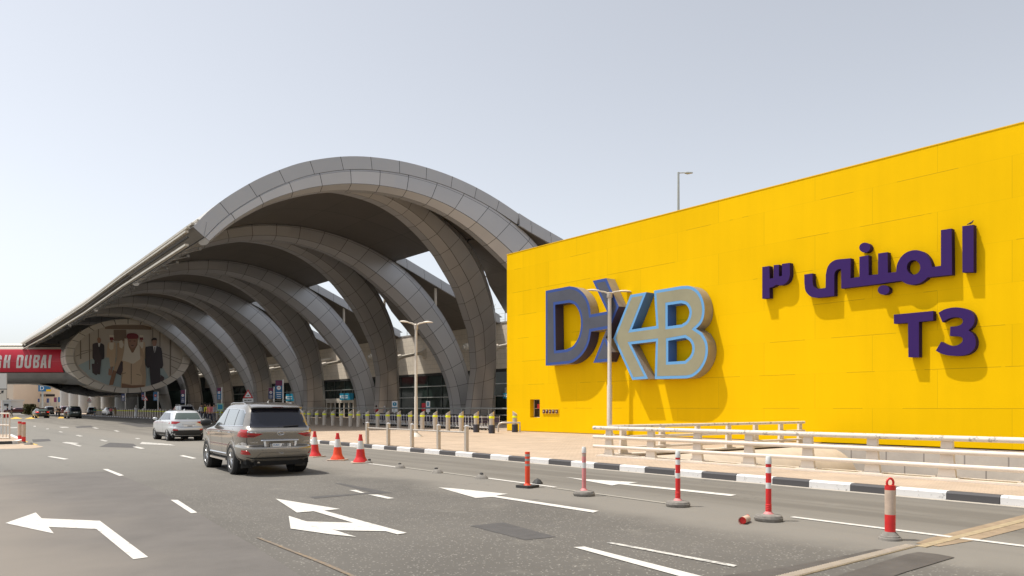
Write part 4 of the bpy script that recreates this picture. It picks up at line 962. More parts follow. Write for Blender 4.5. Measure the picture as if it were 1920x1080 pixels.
# lamp posts with two flat heads
def lamp(label, px, xx, base_py, top_py, arms, thick=.085, span=1.1):
    p = Vector((xx, YatX(px, xx), PV)); dep = p.x*S_+p.y*C_; h = EYE+(HY-top_py)*dep/FPX-PV
    t = empty('street_lamp', p, 0, label, 'street lamp')
    part(MB().lathe([(.36,0),(.34,.03),(.14,.20),(thick*1.3,.22)], n=20), 'base_cone', M['lamp_paint'], t, 40)
    part(MB().lathe([(thick*1.15,.2),(thick*1.1,h*.35),(thick*.9,h*.36),(thick*.8,h)], n=16), 'pole', M['lamp_paint'], t, 40)
    part(MB().lathe([(thick*1.2,h-.32),(thick*1.25,h-.30),(thick*1.25,h-.05),(thick*.9,h-.02)], n=16), 'collar', M['steel'], t, 40)
    for sgn, ang in arms:
        d = Vector((C_,-S_,0))*sgn; dn = Vector((S_,C_,0))
        pts = [Vector((0,0,h-.1)), d*.25*span+Vector((0,0,h+.02)), d*.5*span+Vector((0,0,h+.06))]
        a = part(MB().tube(pts, [.05,.045,.04], 8), 'arm', M['lamp_paint'], t, 40)
        mb = MB(); secs = [(.42,.03,.02),(.55,.14,.06),(.8,.18,.075),(1.0,.15,.05),(1.15,.03,.01)]; n = 12; vs = []
        for u, w_, hh in secs:
            c = d*u*span+Vector((0,0,h+.05+.14*(u-.4)*(1-(u-.4))*1.2+ang*(u-.4)))
            vs += [c+dn*w_*math.cos(2*math.pi*k/n)+Vector((0,0,hh*math.sin(2*math.pi*k/n)*(1 if math.sin(2*math.pi*k/n) > 0 else .5))) for k in range(n)]
        fs = [(i*n+k, i*n+(k+1)%n, (i+1)*n+(k+1)%n, (i+1)*n+k) for i in range(len(secs)-1) for k in range(n)]+[tuple(range(n))[::-1], tuple(range(4*n,5*n))]
        part(mb.add(vs, fs), 'lamp_head', M['lamp_paint'], t, 50)
    return t
lamp('twin headed cream street lamp in front of the logo letters', 1143, 31.0, 815, 548, ((1,-.10),(-1,.05)), .13, 1.15)
lamp('twin headed cream street lamp in front of the second pair of arch legs', 780, 21.6, 819, 607, ((1,-.02),(-1,.05)), .085, .82)
# single lamp beyond the yellow wall
x = 40.0; p = Vector((x, YatX(1272,x), 0)); dep = p.x*S_+p.y*C_; h = EYE+(HY-323)*dep/FPX
t = empty('street_lamp', p, 0, 'single headed lamp rising behind the top of the yellow wall', 'street lamp')
part(MB().lathe([(.16,0),(.07,h)], n=12), 'pole', M['mullion'], t, 40)
d = Vector((C_,-S_,0)); part(MB().tube([Vector((0,0,h-.05)), d*.45+Vector((0,0,h-.03))], .035, 8), 'arm', M['mullion'], t)
part(MB().tube([d*.42+Vector((0,0,h-.04)), d*.6+Vector((0,0,h-.05)), d*.95+Vector((0,0,h-.03))], [.05,.1,.05], 8), 'lamp_head', M['mullion'], t, 50)

# cream tube railings around the ramp
def railing(label, path, posts, h, zs, rr, lean, chip):
    o0 = Vector((path[0][0], path[0][1], PV+.045)); t = empty('tube_railing', o0, 0, label, 'railing')
    pa, pb = Vector((*path[0],0)), Vector((*path[1],0)); d = (pb-pa).normalized(); nn = Vector((-d.y,d.x,0))
    for i, s in enumerate(posts):
        c = d*s; w0, w1 = .19, .12
        mb = MB(); vs = []
        for z, ww, off in ((0,w0,0),(h*.45,w1+.02,lean*.35),(h-.02,w1-.01,lean)):
            for a, b in ((-1,-1),(1,-1),(1,1),(-1,1)): vs.append(c+d*(a*ww)+nn*(b*.045+off)+Vector((0,0,z)))
        mb.add(vs, [(0,1,5,4),(1,2,6,5),(2,3,7,6),(3,0,4,7),(4,5,9,8),(5,6,10,9),(6,7,11,10),(7,4,8,11),(8,9,10,11),(3,2,1,0)])
        q = part(mb, 'post', M['rail_white'], t)
        part(MB().cbox(c+Vector((0,0,.01)), .0+abs(d.x)*.56+abs(nn.x)*.3, abs(d.y)*.56+abs(nn.y)*.3, .018).tube([c+d*.24, c+d*.24+Vector((0,0,.06))], .015, 6).tube([c-d*.24, c-d*.24+Vector((0,0,.06))], .015, 6), 'foot_plate', M['rail_white'], q)
    L_ = (pb-pa).length
    for z, r_, c_ in zip(zs, rr, chip):
        off = nn*(lean*z/h-.09 if lean >= 0 else lean*z/h+.09)
        part(MB().tube([d*-.25+off+Vector((0,0,z))]+[d*(L_*k/12)+off+Vector((0,0,z)) for k in range(1,13)], r_, 14), 'rail', M['rail_chip'] if c_ else M['rail_white'], t, 50)
fp = [17.37,15.58,13.82,12.09,10.37,8.72,7.07,5.4,3.7,2.0,.3,-1.5,-3.3,-5.1]
railing('front cream three rail railing along the ramp beside the footway', ((17.85,17.75),(17.85,-8)), [17.75-v for v in fp], .93, (.88,.58,.27), (.062,.055,.055), 0, (1,0,0))
railing('rear cream railing running from the ramp corner to the yellow wall', ((18.35,17.7),(30.0,17.7)), [.5,2.5,4.5,6.4,8.2,10.0,11.45], .96, (.92,.56,.2), (.055,.05,.05), -.0, (1,0,0))

# signs on posts
def banner(px, x, y0, y1, w_px, pole_side, label, mats, rows=2):
    p = Vector((x, YatX(px, x), PV)); dep = p.x*S_+p.y*C_; Z = lambda py: EYE+(HY-py)*dep/FPX-PV
    t = empty('banner_sign', p, -TH, label, 'banner sign'); w_ = w_px*dep/FPX; z1, z0 = Z(y0), Z(y1)
    pw = .09 if w_px < 14 else .16
    part(MB().tube([(w_/2*pole_side+pw*pole_side,0,0),(w_/2*pole_side+pw*pole_side,0,z1+.1)], pw*.8, 10), 'pole', M['steel_light'], t, 40)
    part(MB().box(-w_/2,w_/2,-.03,.03,z0,z1), 'panel', M[mats[0]], t)
    hh = z1-z0
    if mats[1]: part(MB().box(-w_/2+.02,w_/2-.02,-.036,-.031,z1-hh*.30,z1-.02), 'top_field', M[mats[1]], t)
    cz = z1-hh*.42; part(MB().lathe([(w_*.3,-.042),(w_*.3,-.037)], (0,0,cz), 20, axis='y'), 'roundel', M[mats[2]], t)
    mb = MB(); random.seed(px)
    for k in range(rows+1):
        zz = z0+hh*(.30-.11*k); ww = w_*random.uniform(.22,.36); mb.box(-ww,ww,-.040,-.0365,zz,zz+hh*.035)
    part(mb, 'lettering', M['white'], t)
    mb = MB().box(-w_*.16,w_*.16,-.046,-.0425,cz-w_*.04,cz+w_*.05); part(mb, 'roundel_mark', M['sign_red' if mats[2]=='white' else 'white'], t)
M['sign_mag'] = mat('sign_magenta', (.16,.01,.07), .5); M['sign_navy'] = mat('sign_navy', (.02,.035,.14), .5); M['sign_orange'] = mat('sign_orange', (.55,.06,.02), .5)
banner(523, 33, 713, 747, 13, 1, 'tall blue banner sign with white roundel above the silver car', ('sign_blue','sign_mag','white'), 3)
banner(508, 33.2, 727, 748, 9, 1, 'smaller blue banner sign left of the tall one', ('sign_navy','sign_mag','white'))
banner(411, 33, 727, 749, 8, 1, 'navy banner sign in front of the sixth arch leg', ('sign_blue','sign_mag','white'))
banner(343, 33, 731, 756, 8, 1, 'narrow navy banner sign above the white parked cars', ('sign_navy','sign_mag','white'))
banner(291.5, 33, 735, 751, 8, 1, 'bright blue banner sign with orange roundel', ('sign_blue',None,'sign_orange'))
banner(268, 33, 736, 750, 6, 1, 'dark blue banner sign with orange roundel behind the triangle sign', ('sign_navy',None,'sign_orange'))
banner(231, 33, 738, 752, 6.5, 1, 'dark banner sign in front of the fat grey columns', ('sign_navy',None,'white'))
def triangle(px, x, cy, w_px, label, plate):
    p = Vector((x, YatX(px, x), PV)); dep = p.x*S_+p.y*C_; Z = EYE+(HY-cy)*dep/FPX-PV; w_ = w_px*dep/FPX
    t = empty('warning_sign', p, -TH, label, 'warning sign'); h = w_*.866
    part(MB().tube([(0,.04,0),(0,.04,Z+h*.4)], .045, 8), 'pole', M['steel_light'], t, 40)
    F = lambda s, y: [(-w_/2*s, y, Z-h*.33*s), (w_/2*s, y, Z-h*.33*s), (0, y, Z+h*.67*s)]
    part(MB().add(F(1,0)+F(1,.02), [(0,1,2),(5,4,3),(0,3,4,1),(1,4,5,2),(2,5,3,0)]), 'border', M['sign_red'], t)
    part(MB().add(F(.66,-.004), [(0,1,2)]), 'field', M['white'], t)
    part(MB().add([(-w_*.16,-.008,Z-h*.1),(w_*.16,-.008,Z-h*.1),(w_*.12,-.008,Z-h*.02),(w_*.03,-.008,Z+.02),(-w_*.05,-.008,Z-h*.03),(-w_*.12,-.008,Z)], [(0,1,2,3,4,5)]), 'symbol', M['black'], t)
    if plate:
        part(MB().box(-w_/2,w_/2,0,.02,Z-h*.33-w_*.38,Z-h*.33-.04), 'plate', M['white'], t)
        mb = MB()
        for k, (a, b) in enumerate(((-.36,-.2),(-.17,-.05),(-.02,.15),(.18,.34))): mb.box(w_*a,w_*b,-.004,-.001,Z-h*.33-w_*(.24 if k%2 else .26),Z-h*.33-w_*.16)
        part(mb, 'plate_lettering', M['black'], t)
triangle(465, 31.3, 741, 19.5, 'red triangular hump sign with white plate above the silver car', True)
triangle(273, 33, 748, 9.5, 'small red triangular sign left of the white parked cars', False)
triangle(167.5, 33.5, 750, 8, 'tiny red triangular sign before the grey columns, plate below', True)
# information boards behind the trolleys
for px, x, w_px, y0, y1, lab in ((740,37,10.5,752,766.5,'white board with blue exclamation roundel behind the trolleys'),(802.5,37,7.5,752,766.5,'narrow white board with blue oval right of the lamp')):
    p = Vector((x, YatX(px,x), PV)); dep = p.x*S_+p.y*C_; Z = lambda py: EYE+(HY-py)*dep/FPX-PV; w_ = w_px*dep/FPX
    t = empty('notice_board', p, -TH, lab, 'notice board')
    part(MB().box(-w_/2,w_/2,0,.05,Z(y1)-.3,Z(y0)).box(-.05,.05,.01,.04,0,Z(y1)-.3), 'panel', M['white'], t)
    part(MB().box(-w_/2,w_/2,-.008,-.001,Z(y1),Z(y1)+.16), 'blue_strip', M['sign_cyan'], t)
    r = w_*.36; cz = (Z(y0)+Z(y1))/2+.08
    mb = MB().lathe([(r,-.012),(r,-.002)], (0,0,0), 20, axis='y'); mb.v = [(v[0]*(1 if w_px > 9 else .75), v[1], v[2]*(1 if w_px > 9 else 1.5)+cz) for v in mb.v]
    part(mb, 'roundel', M['sign_cyan'], t)
    part(MB().box(-w_*.045,w_*.045,-.018,-.013,cz-r*.1,cz+r*.6).box(-w_*.045,w_*.045,-.018,-.013,cz-r*.55,cz-r*.3), 'exclamation_mark', M['white'], t)
px, x = 794, 37; p = Vector((x, YatX(px,x), PV)); dep = p.x*S_+p.y*C_; 
t = empty('fire_hydrant_box', p, -TH, 'small red box standing left of the narrow notice board', 'red box')
Z = lambda py: EYE+(HY-py)*dep/FPX-PV
part(MB().box(-.16,.16,0,.3,Z(766)-.25,Z(756)).box(-.06,.06,.05,.2,0,Z(766)-.25), 'cabinet', M['sign_red'], t); part(MB().box(-.12,.12,-.01,-.001,Z(764),Z(757.5)), 'cabinet_door', M['banner_red'], t)
# guard rail behind the trolleys
t = empty('guard_rail', (36.2,60,PV), 0, 'thin dark guard rail running behind the luggage trolleys', 'guard rail')
part(MB().tube([(0,-19,1.52),(0,55,1.52)], .05, 8).tube([(0,-19,1.0),(0,55,1.0)], .025, 6), 'rail', M['mullion'], t)
for k in range(20): part(MB().tube([(0,-19+k*3.8,0),(0,-19+k*3.8,1.5)], .035, 6), 'post', M['mullion'], t)

# luggage trolleys
M['trolley_metal'] = mat('trolley_metal', (.75,.72,.68), .35, .3); M['trolley_dark'] = mat('trolley_dark_wire', (.06,.055,.06), .5, .5)
tg = empty('luggage_trolley', (0,0,PV), 0, 'chrome luggage trolley nested in the long row behind the bollards', 'luggage trolley', 'luggage trolleys nested in rows')
mb = MB()
for s in (-.27,.27):
    mb.tube([(s,.42,.16),(s,-.40,.20),(s*.95,-.50,.30),(s*.95,-.56,1.02)], .018, 6)
mb.tube([(-.27,.42,.16),(0,.52,.15),(.27,.42,.16)], .018, 6); mb.tube([(-.26,-.5,.66),(.26,-.5,.66)], .014, 6); mb.tube([(-.26,-.52,.9),(.26,-.52,.9)], .014, 6)
part(mb, 'frame', M['trolley_metal'], tg, 50)
part(MB().tube([(-.29,-.58,1.03),(.29,-.58,1.03)], .03, 8), 'handle', M['black'], tg, 50)
part(MB().box(-.25,.25,-.40,.44,.165,.185), 'deck', M['black_rubber'], tg)
mb = MB()
for z in (.66,.74,.82): mb.tube([(-.25,-.5,z),(-.25,-.25,z),(.25,-.25,z),(.25,-.5,z)], .010, 5)
for k in range(6): mb.tube([(-.25+.1*k,-.25,.64),(-.25+.1*k,-.25,.84)], .009, 5)
part(mb, 'basket', M['trolley_dark'], tg)
part(MB().box(-.24,.24,-.53,-.515,.50,.88), 'advert_panel', mat('trolley_panel', (.05,.035,.08), .5), tg)
for x_, y_ in ((-.25,-.42),(.25,-.42),(0,.46)): part(MB().lathe([(.075,-.02),(.075,.02)], (x_,y_,.076), 12, axis='x'), 'wheel', M['black_rubber'], tg, 40)
k = 0
def put_trolley(x, y, rz):
    global k
    o = tg if k == 0 else copy_tree(tg); k += 1; o.location = (x, y, PV); o.rotation_euler.z = rz
yy = 42.4
while yy < 64:
    put_trolley(31.6+random.uniform(-.03,.03)+(yy-42)*.08, yy, R(180)+random.uniform(-.03,.03)); yy += .46
yy = 44.5
while yy < 66:
    put_trolley(33.3+random.uniform(-.05,.05)+(yy-42)*.06, yy, random.uniform(-.05,.05)); yy += .8
# ---------------- vehicles ----------------
def lerp_keys(K, z, j):
    if z <= K[0][0]: return K[0][j]
    for a, b in zip(K, K[1:]):
        if z <= b[0]: return a[j]+(b[j]-a[j])*(z-a[0])/(b[0]-a[0])
    return K[-1][j]
class Car:
    """surface given by plan outlines (superellipses) at heights; y forward, rear at -y. K: (z, y_rear, y_front, half width)"""
    def __init__(s, K, nx=6.0, sm=.03):
        s.K = K; s.n = nx; s.z0, s.z1 = K[0][0], K[-1][0]; s.sm = sm
    def f(s, z, j):
        a = s.sm; z_ = min(max(z, s.z0), s.z1)
        return (lerp_keys(s.K, z_-a, j)+2*lerp_keys(s.K, z_, j)+lerp_keys(s.K, z_+a, j))/4
    def p(s, z): return s.f(z,1), s.f(z,2), s.f(z,3)
    def rear(s, x, z, off=0.):
        r, f, h = s.p(z); c, L = (r+f)/2, (f-r)/2; u = min(.9999, abs(x)/h); return c-L*(1-u**s.n)**(1/s.n)-off
    def side(s, y, z, off=0.):
        r, f, h = s.p(z); c, L = (r+f)/2, (f-r)/2; u = min(.9999, abs(y-c)/L); return h*(1-u**s.n)**(1/s.n)+off
    def body(s, nz=64, na=72, cuts=()):
        mb = MB(); rows = []
        zs = [s.z0+(s.z1-s.z0)*i/nz for i in range(nz+1)]
        for z in zs:
            r, f, h = s.p(z); c, L = (r+f)/2, (f-r)/2; row = []
            for k in range(na):
                t = 2*math.pi*(k+.5)/na; ct, st = math.cos(t), math.sin(t); e = 2/s.n
                row.append((h*math.copysign(abs(ct)**e, ct), c+L*math.copysign(abs(st)**e, st), z))
            rows.append(row)
        vs = [v for r in rows for v in r]
        fs = [(i*na+k, i*na+(k+1)%na, (i+1)*na+(k+1)%na, (i+1)*na+k) for i in range(nz) for k in range(na)]
        fs += [tuple(range(na))[::-1], tuple(range(nz*na, nz*na+na))]
        return mb.add(vs, fs)
def cut_mesh(o, cyls):
    """wheel wells"""
    for (y, z, r, x0, x1) in cyls:
        c = MB().lathe([(r,x0),(r,x1)], (0,y,z), 32, axis='x').build('cutter', M['under'])
        m = o.modifiers.new('b', 'BOOLEAN'); m.object = c; m.operation = 'DIFFERENCE'; m.solver = 'EXACT'
        dg = bpy.context.evaluated_depsgraph_get(); dg.update(); me = bpy.data.meshes.new_from_object(o.evaluated_get(dg)); o.modifiers.clear(); old = o.data; o.data = me
        bpy.data.objects.remove(c)
def gridcut(poly, step):
    bm = bmesh.new(); V, F = fill([poly]); vs = [bm.verts.new((v.x, v.y, 0)) for v in V]
    for f in F: bm.faces.new([vs[i] for i in f])
    for ax in (0,1):
        lo = min(p[ax] for p in poly); hi = max(p[ax] for p in poly); k = math.ceil(lo/step)
        while k*step < hi:
            co = [0,0,0]; co[ax] = k*step; no = [0,0,0]; no[ax] = 1
            bmesh.ops.bisect_plane(bm, geom=bm.verts[:]+bm.edges[:]+bm.faces[:], plane_co=co, plane_no=no); k += 1
    bm.verts.ensure_lookup_table(); bm.verts.index_update()
    r = ([tuple(v.co[:2]) for v in bm.verts], [[v.index for v in f.verts] for f in bm.faces]); bm.free(); return r
def patch(car, poly, where, m, parent, name, off=.004, step=.09, thick=.012, loc=None):
    """panel lying on the car's skin; where: 'rear', 'left', 'right'"""
    V, F = gridcut(poly, step)
    def mp(a, b, o_):
        if where == 'rear': return (a, car.rear(a, b, o_), b)
        if where == 'front':
            r, f, h = car.p(b); c, L = (r+f)/2, (f-r)/2; u = min(.9999, abs(a)/h); return (a, c+L*(1-u**car.n)**(1/car.n)+o_, b)
        sx = -1 if where == 'left' else 1
        return (sx*car.side(a, b, o_), a, b)
    mb = MB(); mb.add([mp(a,b,off) for a,b in V], F)
    n = len(poly)
    for i in range(n):
        a, b = poly[i], poly[(i+1)%n]; L = math.hypot(b[0]-a[0], b[1]-a[1]); k = max(1, int(L/step))
        for j in range(k):
            p, q = [(a[0]+(b[0]-a[0])*t/k, a[1]+(b[1]-a[1])*t/k) for t in (j, j+1)]
            mb.add([mp(*p,off), mp(*q,off), mp(*q,off-thick), mp(*p,off-thick)], [(0,1,2,3)])
    return mb.build(name, m, parent, smooth=35)
def mir(poly): return [(-a,b) for a,b in poly]
def wheel(t, x, y, r, w_, spokes=10, dark=False):
    s = -1 if x < 0 else 1
    wh = MB().lathe([(r*.62,-w_/2+.02),(r*.9,-w_/2),(r*.985,-w_/2+.03),(r,-w_/2+.05),(r,w_/2-.05),(r*.985,w_/2-.03),(r*.9,w_/2),(r*.68,w_/2-.01),(r*.66,w_/2-.05)], (0,0,0), 32, axis='x').build('wheel', M['tyre'], t, smooth=40)
    wh.location = (x, y, r)
    mb = MB(); mb.lathe([(r*.66,-w_*.3),(r*.68,s*(w_/2-.012)),(r*.64,s*(w_/2-.012)),(r*.61,s*(w_/2-.05)),(r*.60,-w_*.3)], (0,0,0), 32, axis='x')
    o_ = s*(w_/2-.035)
    for k in range(spokes):
        a = 2*math.pi*k/spokes
        for da in (-.10,.10):
            c, s_ = math.cos(a+da*.3), math.sin(a+da*.3); c2, s2 = math.cos(a+da), math.sin(a+da)
            mb.tube([(o_-s*.0, c*r*.12, s_*r*.12), (o_-s*.012, c2*r*.62, s2*r*.62)], [.030,.024], 5)
    mb.lathe([(r*.17,s*(w_/2-.07)),(r*.15,s*(w_/2-.015)),(.0,s*(w_/2-.01))], (0,0,0), 16, axis='x')
    mb.build('rim', M['steel'] if dark else M['wheel_silver'], wh, smooth=40)
    MB().lathe([(r*.6,0),(0,0)], (0,0,0), 24, axis='x').xform(Matrix.Translation((o_-s*.06,0,0))).build('brake_disc', M['under'], wh)
    return wh
M['wheel_silver'] = mat('wheel_silver', (.55,.55,.55), .25, .9)
M['pt_silver'] = mat('champagne_paint', (.32,.295,.26), .22, .75, coat=1.)
M['pt_white'] = mat('silver_white_paint', (.62,.64,.66), .3, .35, coat=1.)
M['pt_pure'] = mat('white_paint', (.75,.75,.75), .3, 0, coat=1.)
M['pt_black'] = mat('black_car_paint', (.012,.012,.014), .2, .3, coat=1.)
M['pt_green'] = mat('dark_green_paint', (.01,.02,.015), .2, .3, coat=1.)
M['pt_red'] = mat('dark_red_paint', (.10,.01,.012), .2, .3, coat=1.)
M['pt_grey'] = mat('grey_car_paint', (.10,.11,.12), .2, .5, coat=1.)
M['seam'] = mat('panel_gap', (.01,.01,.01), .8)
def seam(car, pts, where, parent, wd=.008):
    out = []
    mb = MB()
    for a, b in zip(pts, pts[1:]):
        L = math.hypot(b[0]-a[0], b[1]-a[1]); k = max(1, int(L/.08)); nx, nz = -(b[1]-a[1])/L*wd/2, (b[0]-a[0])/L*wd/2
        def mp(u, v): return (u, car.rear(u, v, .0025), v) if where == 'rear' else ((-1 if where=='left' else 1)*car.side(u, v, .0025), u, v)
        for j in range(k):
            p, q = [(a[0]+(b[0]-a[0])*t/k, a[1]+(b[1]-a[1])*t/k) for t in (j, j+1)]
            mb.add([mp(p[0]-nx,p[1]-nz), mp(q[0]-nx,q[1]-nz), mp(q[0]+nx,q[1]+nz), mp(p[0]+nx,p[1]+nz)], [(0,1,2,3)])
    return mb.build('panel_gap', M['seam'], parent)

def main_suv():
    t = empty('silver_suv', (7.60, 21.30, 0), R(-4.5), 'large champagne silver SUV driving away, number plate E 6881, nearest to the camera', 'car')
    K = [(.36,-2.28,2.30,.84),(.44,-2.36,2.42,.93),(.52,-2.42,2.48,.955),(.62,-2.46,2.50,.965),(.70,-2.465,2.51,.968),(.755,-2.455,2.51,.965),(.775,-2.35,2.51,.955),(.95,-2.385,2.49,.965),(1.08,-2.415,2.42,.968),(1.15,-2.42,2.0,.96),(1.225,-2.345,1.30,.93),(1.27,-2.29,1.17,.90),(1.45,-2.21,.88,.845),(1.62,-2.12,.60,.785),(1.74,-2.03,.38,.735),(1.80,-1.97,.24,.70),(1.845,-1.85,.05,.64),(1.875,-1.62,-.15,.54),(1.892,-1.2,-.4,.30)]
    c = Car(K, 7.0, .016); RW, FW = -1.30, 1.55
    b = c.body(84, 120).build('body', M['pt_silver'], t)
    cut_mesh(b, [(RW,.41,.455,-1.2,-.66),(RW,.41,.455,.66,1.2),(FW,.41,.455,-1.2,-.66),(FW,.41,.455,.66,1.2)])
    b.data.shade_smooth(); b.data.set_sharp_from_angle(angle=R(38)); b.data.materials.clear(); b.data.materials.append(M['pt_silver'])
    for s in (-1,1):
        for y in (RW, FW): wheel(t, s*.845, y, .405, .27, 10)
        for y in (RW, FW):       # arch lips and dark liners
            mb = MB(); n = 22; vs = []
            for k in range(n+1):
                a = math.pi*(-.08+1.16*k/n); cy, cz = math.cos(a), math.sin(a)
                for rr, o_ in ((.452,.001),(.452,.010),(.476,.009),(.486,-.004)): 
                    yy, zz = y+cy*rr, .41+cz*rr; vs.append((s*(c.side(yy, max(.37,zz), o_)), yy, max(.30,zz)))
            for k in range(n):
                for j in range(3): mb.add([vs[k*4+j], vs[k*4+j+1], vs[k*4+5+j], vs[k*4+4+j]], [(0,1,2,3)])
            mb.build('wheel_arch_trim', M['pt_silver'], t, smooth=50)
            MB().lathe([(.45,s*.60),(.45,s*.90)], (0,y,.42), 24, axis='x').add([], []).build('wheel_liner', M['under'], t)
    MB().box(-.80,.80,-2.2,2.2,.30,.50).build('underbody', M['under'], t)
    # rear window with its dark header
    rw = [(-.735,1.245),(.735,1.245),(.70,1.38),(.655,1.60),(.625,1.715),(-.625,1.715),(-.655,1.60),(-.70,1.38)]
    patch(c, rw, 'rear', M['glass_car'], t, 'rear_window', .006, .06)
    patch(c, [(-.75,1.232),(.75,1.232),(.735,1.2445),(-.735,1.2445)], 'rear', M['car_black'], t, 'window_seal', .008, .06)
    # roof spoiler: a wedge over the window
    mb = MB(); sp = [(-.655,0),(-.52,.0),(0,.0),(.52,0),(.655,0)]; 
    for (x0,_),(x1,_) in zip(sp, sp[1:]):
        e0, e1 = (.05 if abs(x0) > .6 else 0), (.05 if abs(x1) > .6 else 0)
        P = lambda x, e: [(x,-1.72,1.855-e*.6),(x,-1.98,1.83-e*.6),(x,-2.17+e,1.775-e*.3),(x,-2.175+e,1.75-e*.3),(x,-2.06,1.715)]
        a, b_ = P(x0,e0), P(x1,e1); mb.add(a+b_, [(i,i+1,6+i,5+i) for i in range(4)]+[(4,0,5,9)])
        if abs(x0) > .6: mb.add(a, [(0,1,2,3,4)])
        if abs(x1) > .6: mb.add(b_, [(4,3,2,1,0)])
    spo = mb.build('roof_spoiler', M['pt_silver'], t, smooth=35)
    MB().add([(-.62,-2.155,1.747),(.62,-2.155,1.747),(.60,-2.03,1.70),(-.60,-2.03,1.70)], [(0,1,2,3)]).build('spoiler_underside', M['car_black'], t)
    MB().box(-.14,.14,-2.181,-2.174,1.752,1.768).build('high_stop_lamp', M['lamp_dark'], t)
    # tail lamps: on the body corner and on the tailgate
    for s in (-1,1):
        q = lambda P: [(x*s, z) for x, z in P]
        patch(c, q([(.965*.965,1.06),(.895,1.05),(.72,.985),(.60,1.00),(.52,1.045),(.44,1.085),(.62,1.10),(.74,1.12),(.86,1.15),(.885,1.19),(.93,1.185)][:0] or [(.80,.995),(.66,.995),(.56,1.03),(.44,1.085),(.80,1.105)]), 'rear', M['lamp_red'], t, 'tail_lamp', .010, .05)
        patch(c, q([(.815,.985),(.815,1.17),(.90,1.195),(.935,1.12),(.945,1.0),(.88,.985)]), 'rear', M['lamp_red'], t, 'tail_lamp', .012, .04)
        patch(c, [(-2.30,.99),(-2.30,1.19),(-2.20,1.18),(-2.08,1.13),(-1.98,1.06),(-2.06,1.02)], 'left' if s < 0 else 'right', M['lamp_red'], t, 'tail_lamp', .010, .05)
        patch(c, q([(.44,1.092),(.80,1.112),(.815,1.16),(.74,1.135)]), 'rear', M['chrome'], t, 'lamp_chrome', .014, .05)
        patch(c, q([(.80,1.01),(.66,1.01),(.58,1.035),(.80,1.05)]), 'rear', M['lamp_dark'], t, 'lamp_inner', .013, .05)
        patch(c, q([(.74,.55),(.90,.56),(.915,.60),(.905,.665),(.83,.66),(.78,.63)]), 'rear', M['lamp_red'], t, 'bumper_reflector', .010, .04)
        patch(c, q([(.78,.80),(.93,.79),(.94,.82),(.88,.865),(.82,.845)]), 'rear', M['steel_light'], t, 'pale_corner_patch', .006, .04)  # paler steel patch above the bumper corner
        seam(c, q([(.805,.77),(.81,.99)]), 'rear', t); seam(c, q([(.80,1.17),(.755,1.24)]), 'rear', t, .006)
        MB().box(s*.70-.14,s*.70+.14,-1.86,-1.83,.19,.42).build('mud_flap', M['car_black'], t)
    # rear number plate niche
    patch(c, [(-.46,1.145-.285),(.46,1.145-.285),(.40,.60+.02),(.34,.615),(-.34,.615),(-.40,.62)][:0] or [(-.36,.70),(.36,.70),(.375,.86),(-.375,.86)], 'rear', M['steel'], t, 'plate_recess', .004, .08)
    MB().tube([(-.475,-2.395,.905),(-.46,-2.42,.907),(.46,-2.42,.907),(.475,-2.395,.905)], .022, 8).build('tailgate_garnish', M['chrome'], t, smooth=40)
    for s in (-1,1): MB().add([(s*.37,-2.405,.89),(s*.43,-2.405,.89),(s*.40,-2.41,.72),(s*.35,-2.41,.70)], [(0,1,2,3)]).build('plate_trim', M['chrome'], t)
    pl = MB().box(-.275,.275,-2.434,-2.40,.735,.845).build('number_plate', M['black'], t)
    MB().box(-.262,.262,-2.437,-2.4345,.747,.833).build('plate_face', M['white'], pl)
    Bm = lambda x, z, y=-2.4385: basis((x,y,z),(1,0,0),(0,0,1))
    text('E', .10, M['black'], pl, Bm(-.232,.79), 'plate_lettering', depth=.0008, sx=.9, bold=.003)
    text('DUBAI', .055, M['sign_blue'], pl, Bm(-.115,.79), 'plate_lettering', depth=.0008, bold=.001)
    text('.6881', .11, M['black'], pl, Bm(.12,.79), 'plate_lettering', depth=.0008, sx=.9, bold=.003)
    # maker's emblem: slanted stroke in an oval ring and lettering
    em = MB(); n = 20
    em.tube([(.0+.085*math.cos(a), c.rear(0,1.09,.016), 1.085+.045*math.sin(a)) for a in [2*math.pi*k/n for k in range(n+1)]], .006, 6, caps=False)
    em.tube([(-.045,c.rear(0,1.1,.018),1.118),(-.005,c.rear(0,1.06,.018),1.06),(.075,c.rear(0,1.06,.018),1.06)], .008, 6)
    em.build('emblem', M['chrome'], t, smooth=40)
    text('LX 570', .045, M['chrome'], t, Bm(.68,.87,-2.398), 'badge', depth=.002, sx=1.1); text('LEXUS', .045, M['chrome'], t, Bm(-.66,.865,-2.398), 'badge', depth=.002, sx=1.4)
    seam(c, [(-.805,.775),(.805,.775)], 'rear', t, .014)
    # bumper lower valance, tow cover, exhaust
    patch(c, [(-.86,.50),(-.70,.445),(.70,.445),(.86,.50),(.70,.475),(-.70,.475)], 'rear', M['car_black'], t, 'bumper_valance', .006, .08)
    for s in (-1,1): seam(c, [(s*.60,.47),(s*.50,.58),(s*.46,.66)], 'rear', t, .012)
    patch(c, [(-.60,.48),(.60,.48),(.50,.60),(-.50,.60)], 'rear', M['pt_silver'], t, 'bumper_centre', .016, .08)
    MB().tube([(-.52,-2.30,.335),(-.52,-1.9,.36)], .035, 12).build('exhaust_pipe', M['steel'], t, smooth=40)
    MB().box(-.62,.62,-2.30,-1.6,.27,.40).build('spare_wheel_tray', M['under'], t)
    # wiper
    MB().tube([(.10,c.rear(.1,1.26,.03),1.265),(.50,c.rear(.5,1.28,.025),1.285)], .012, 6).build('rear_wiper', M['car_black'], t)
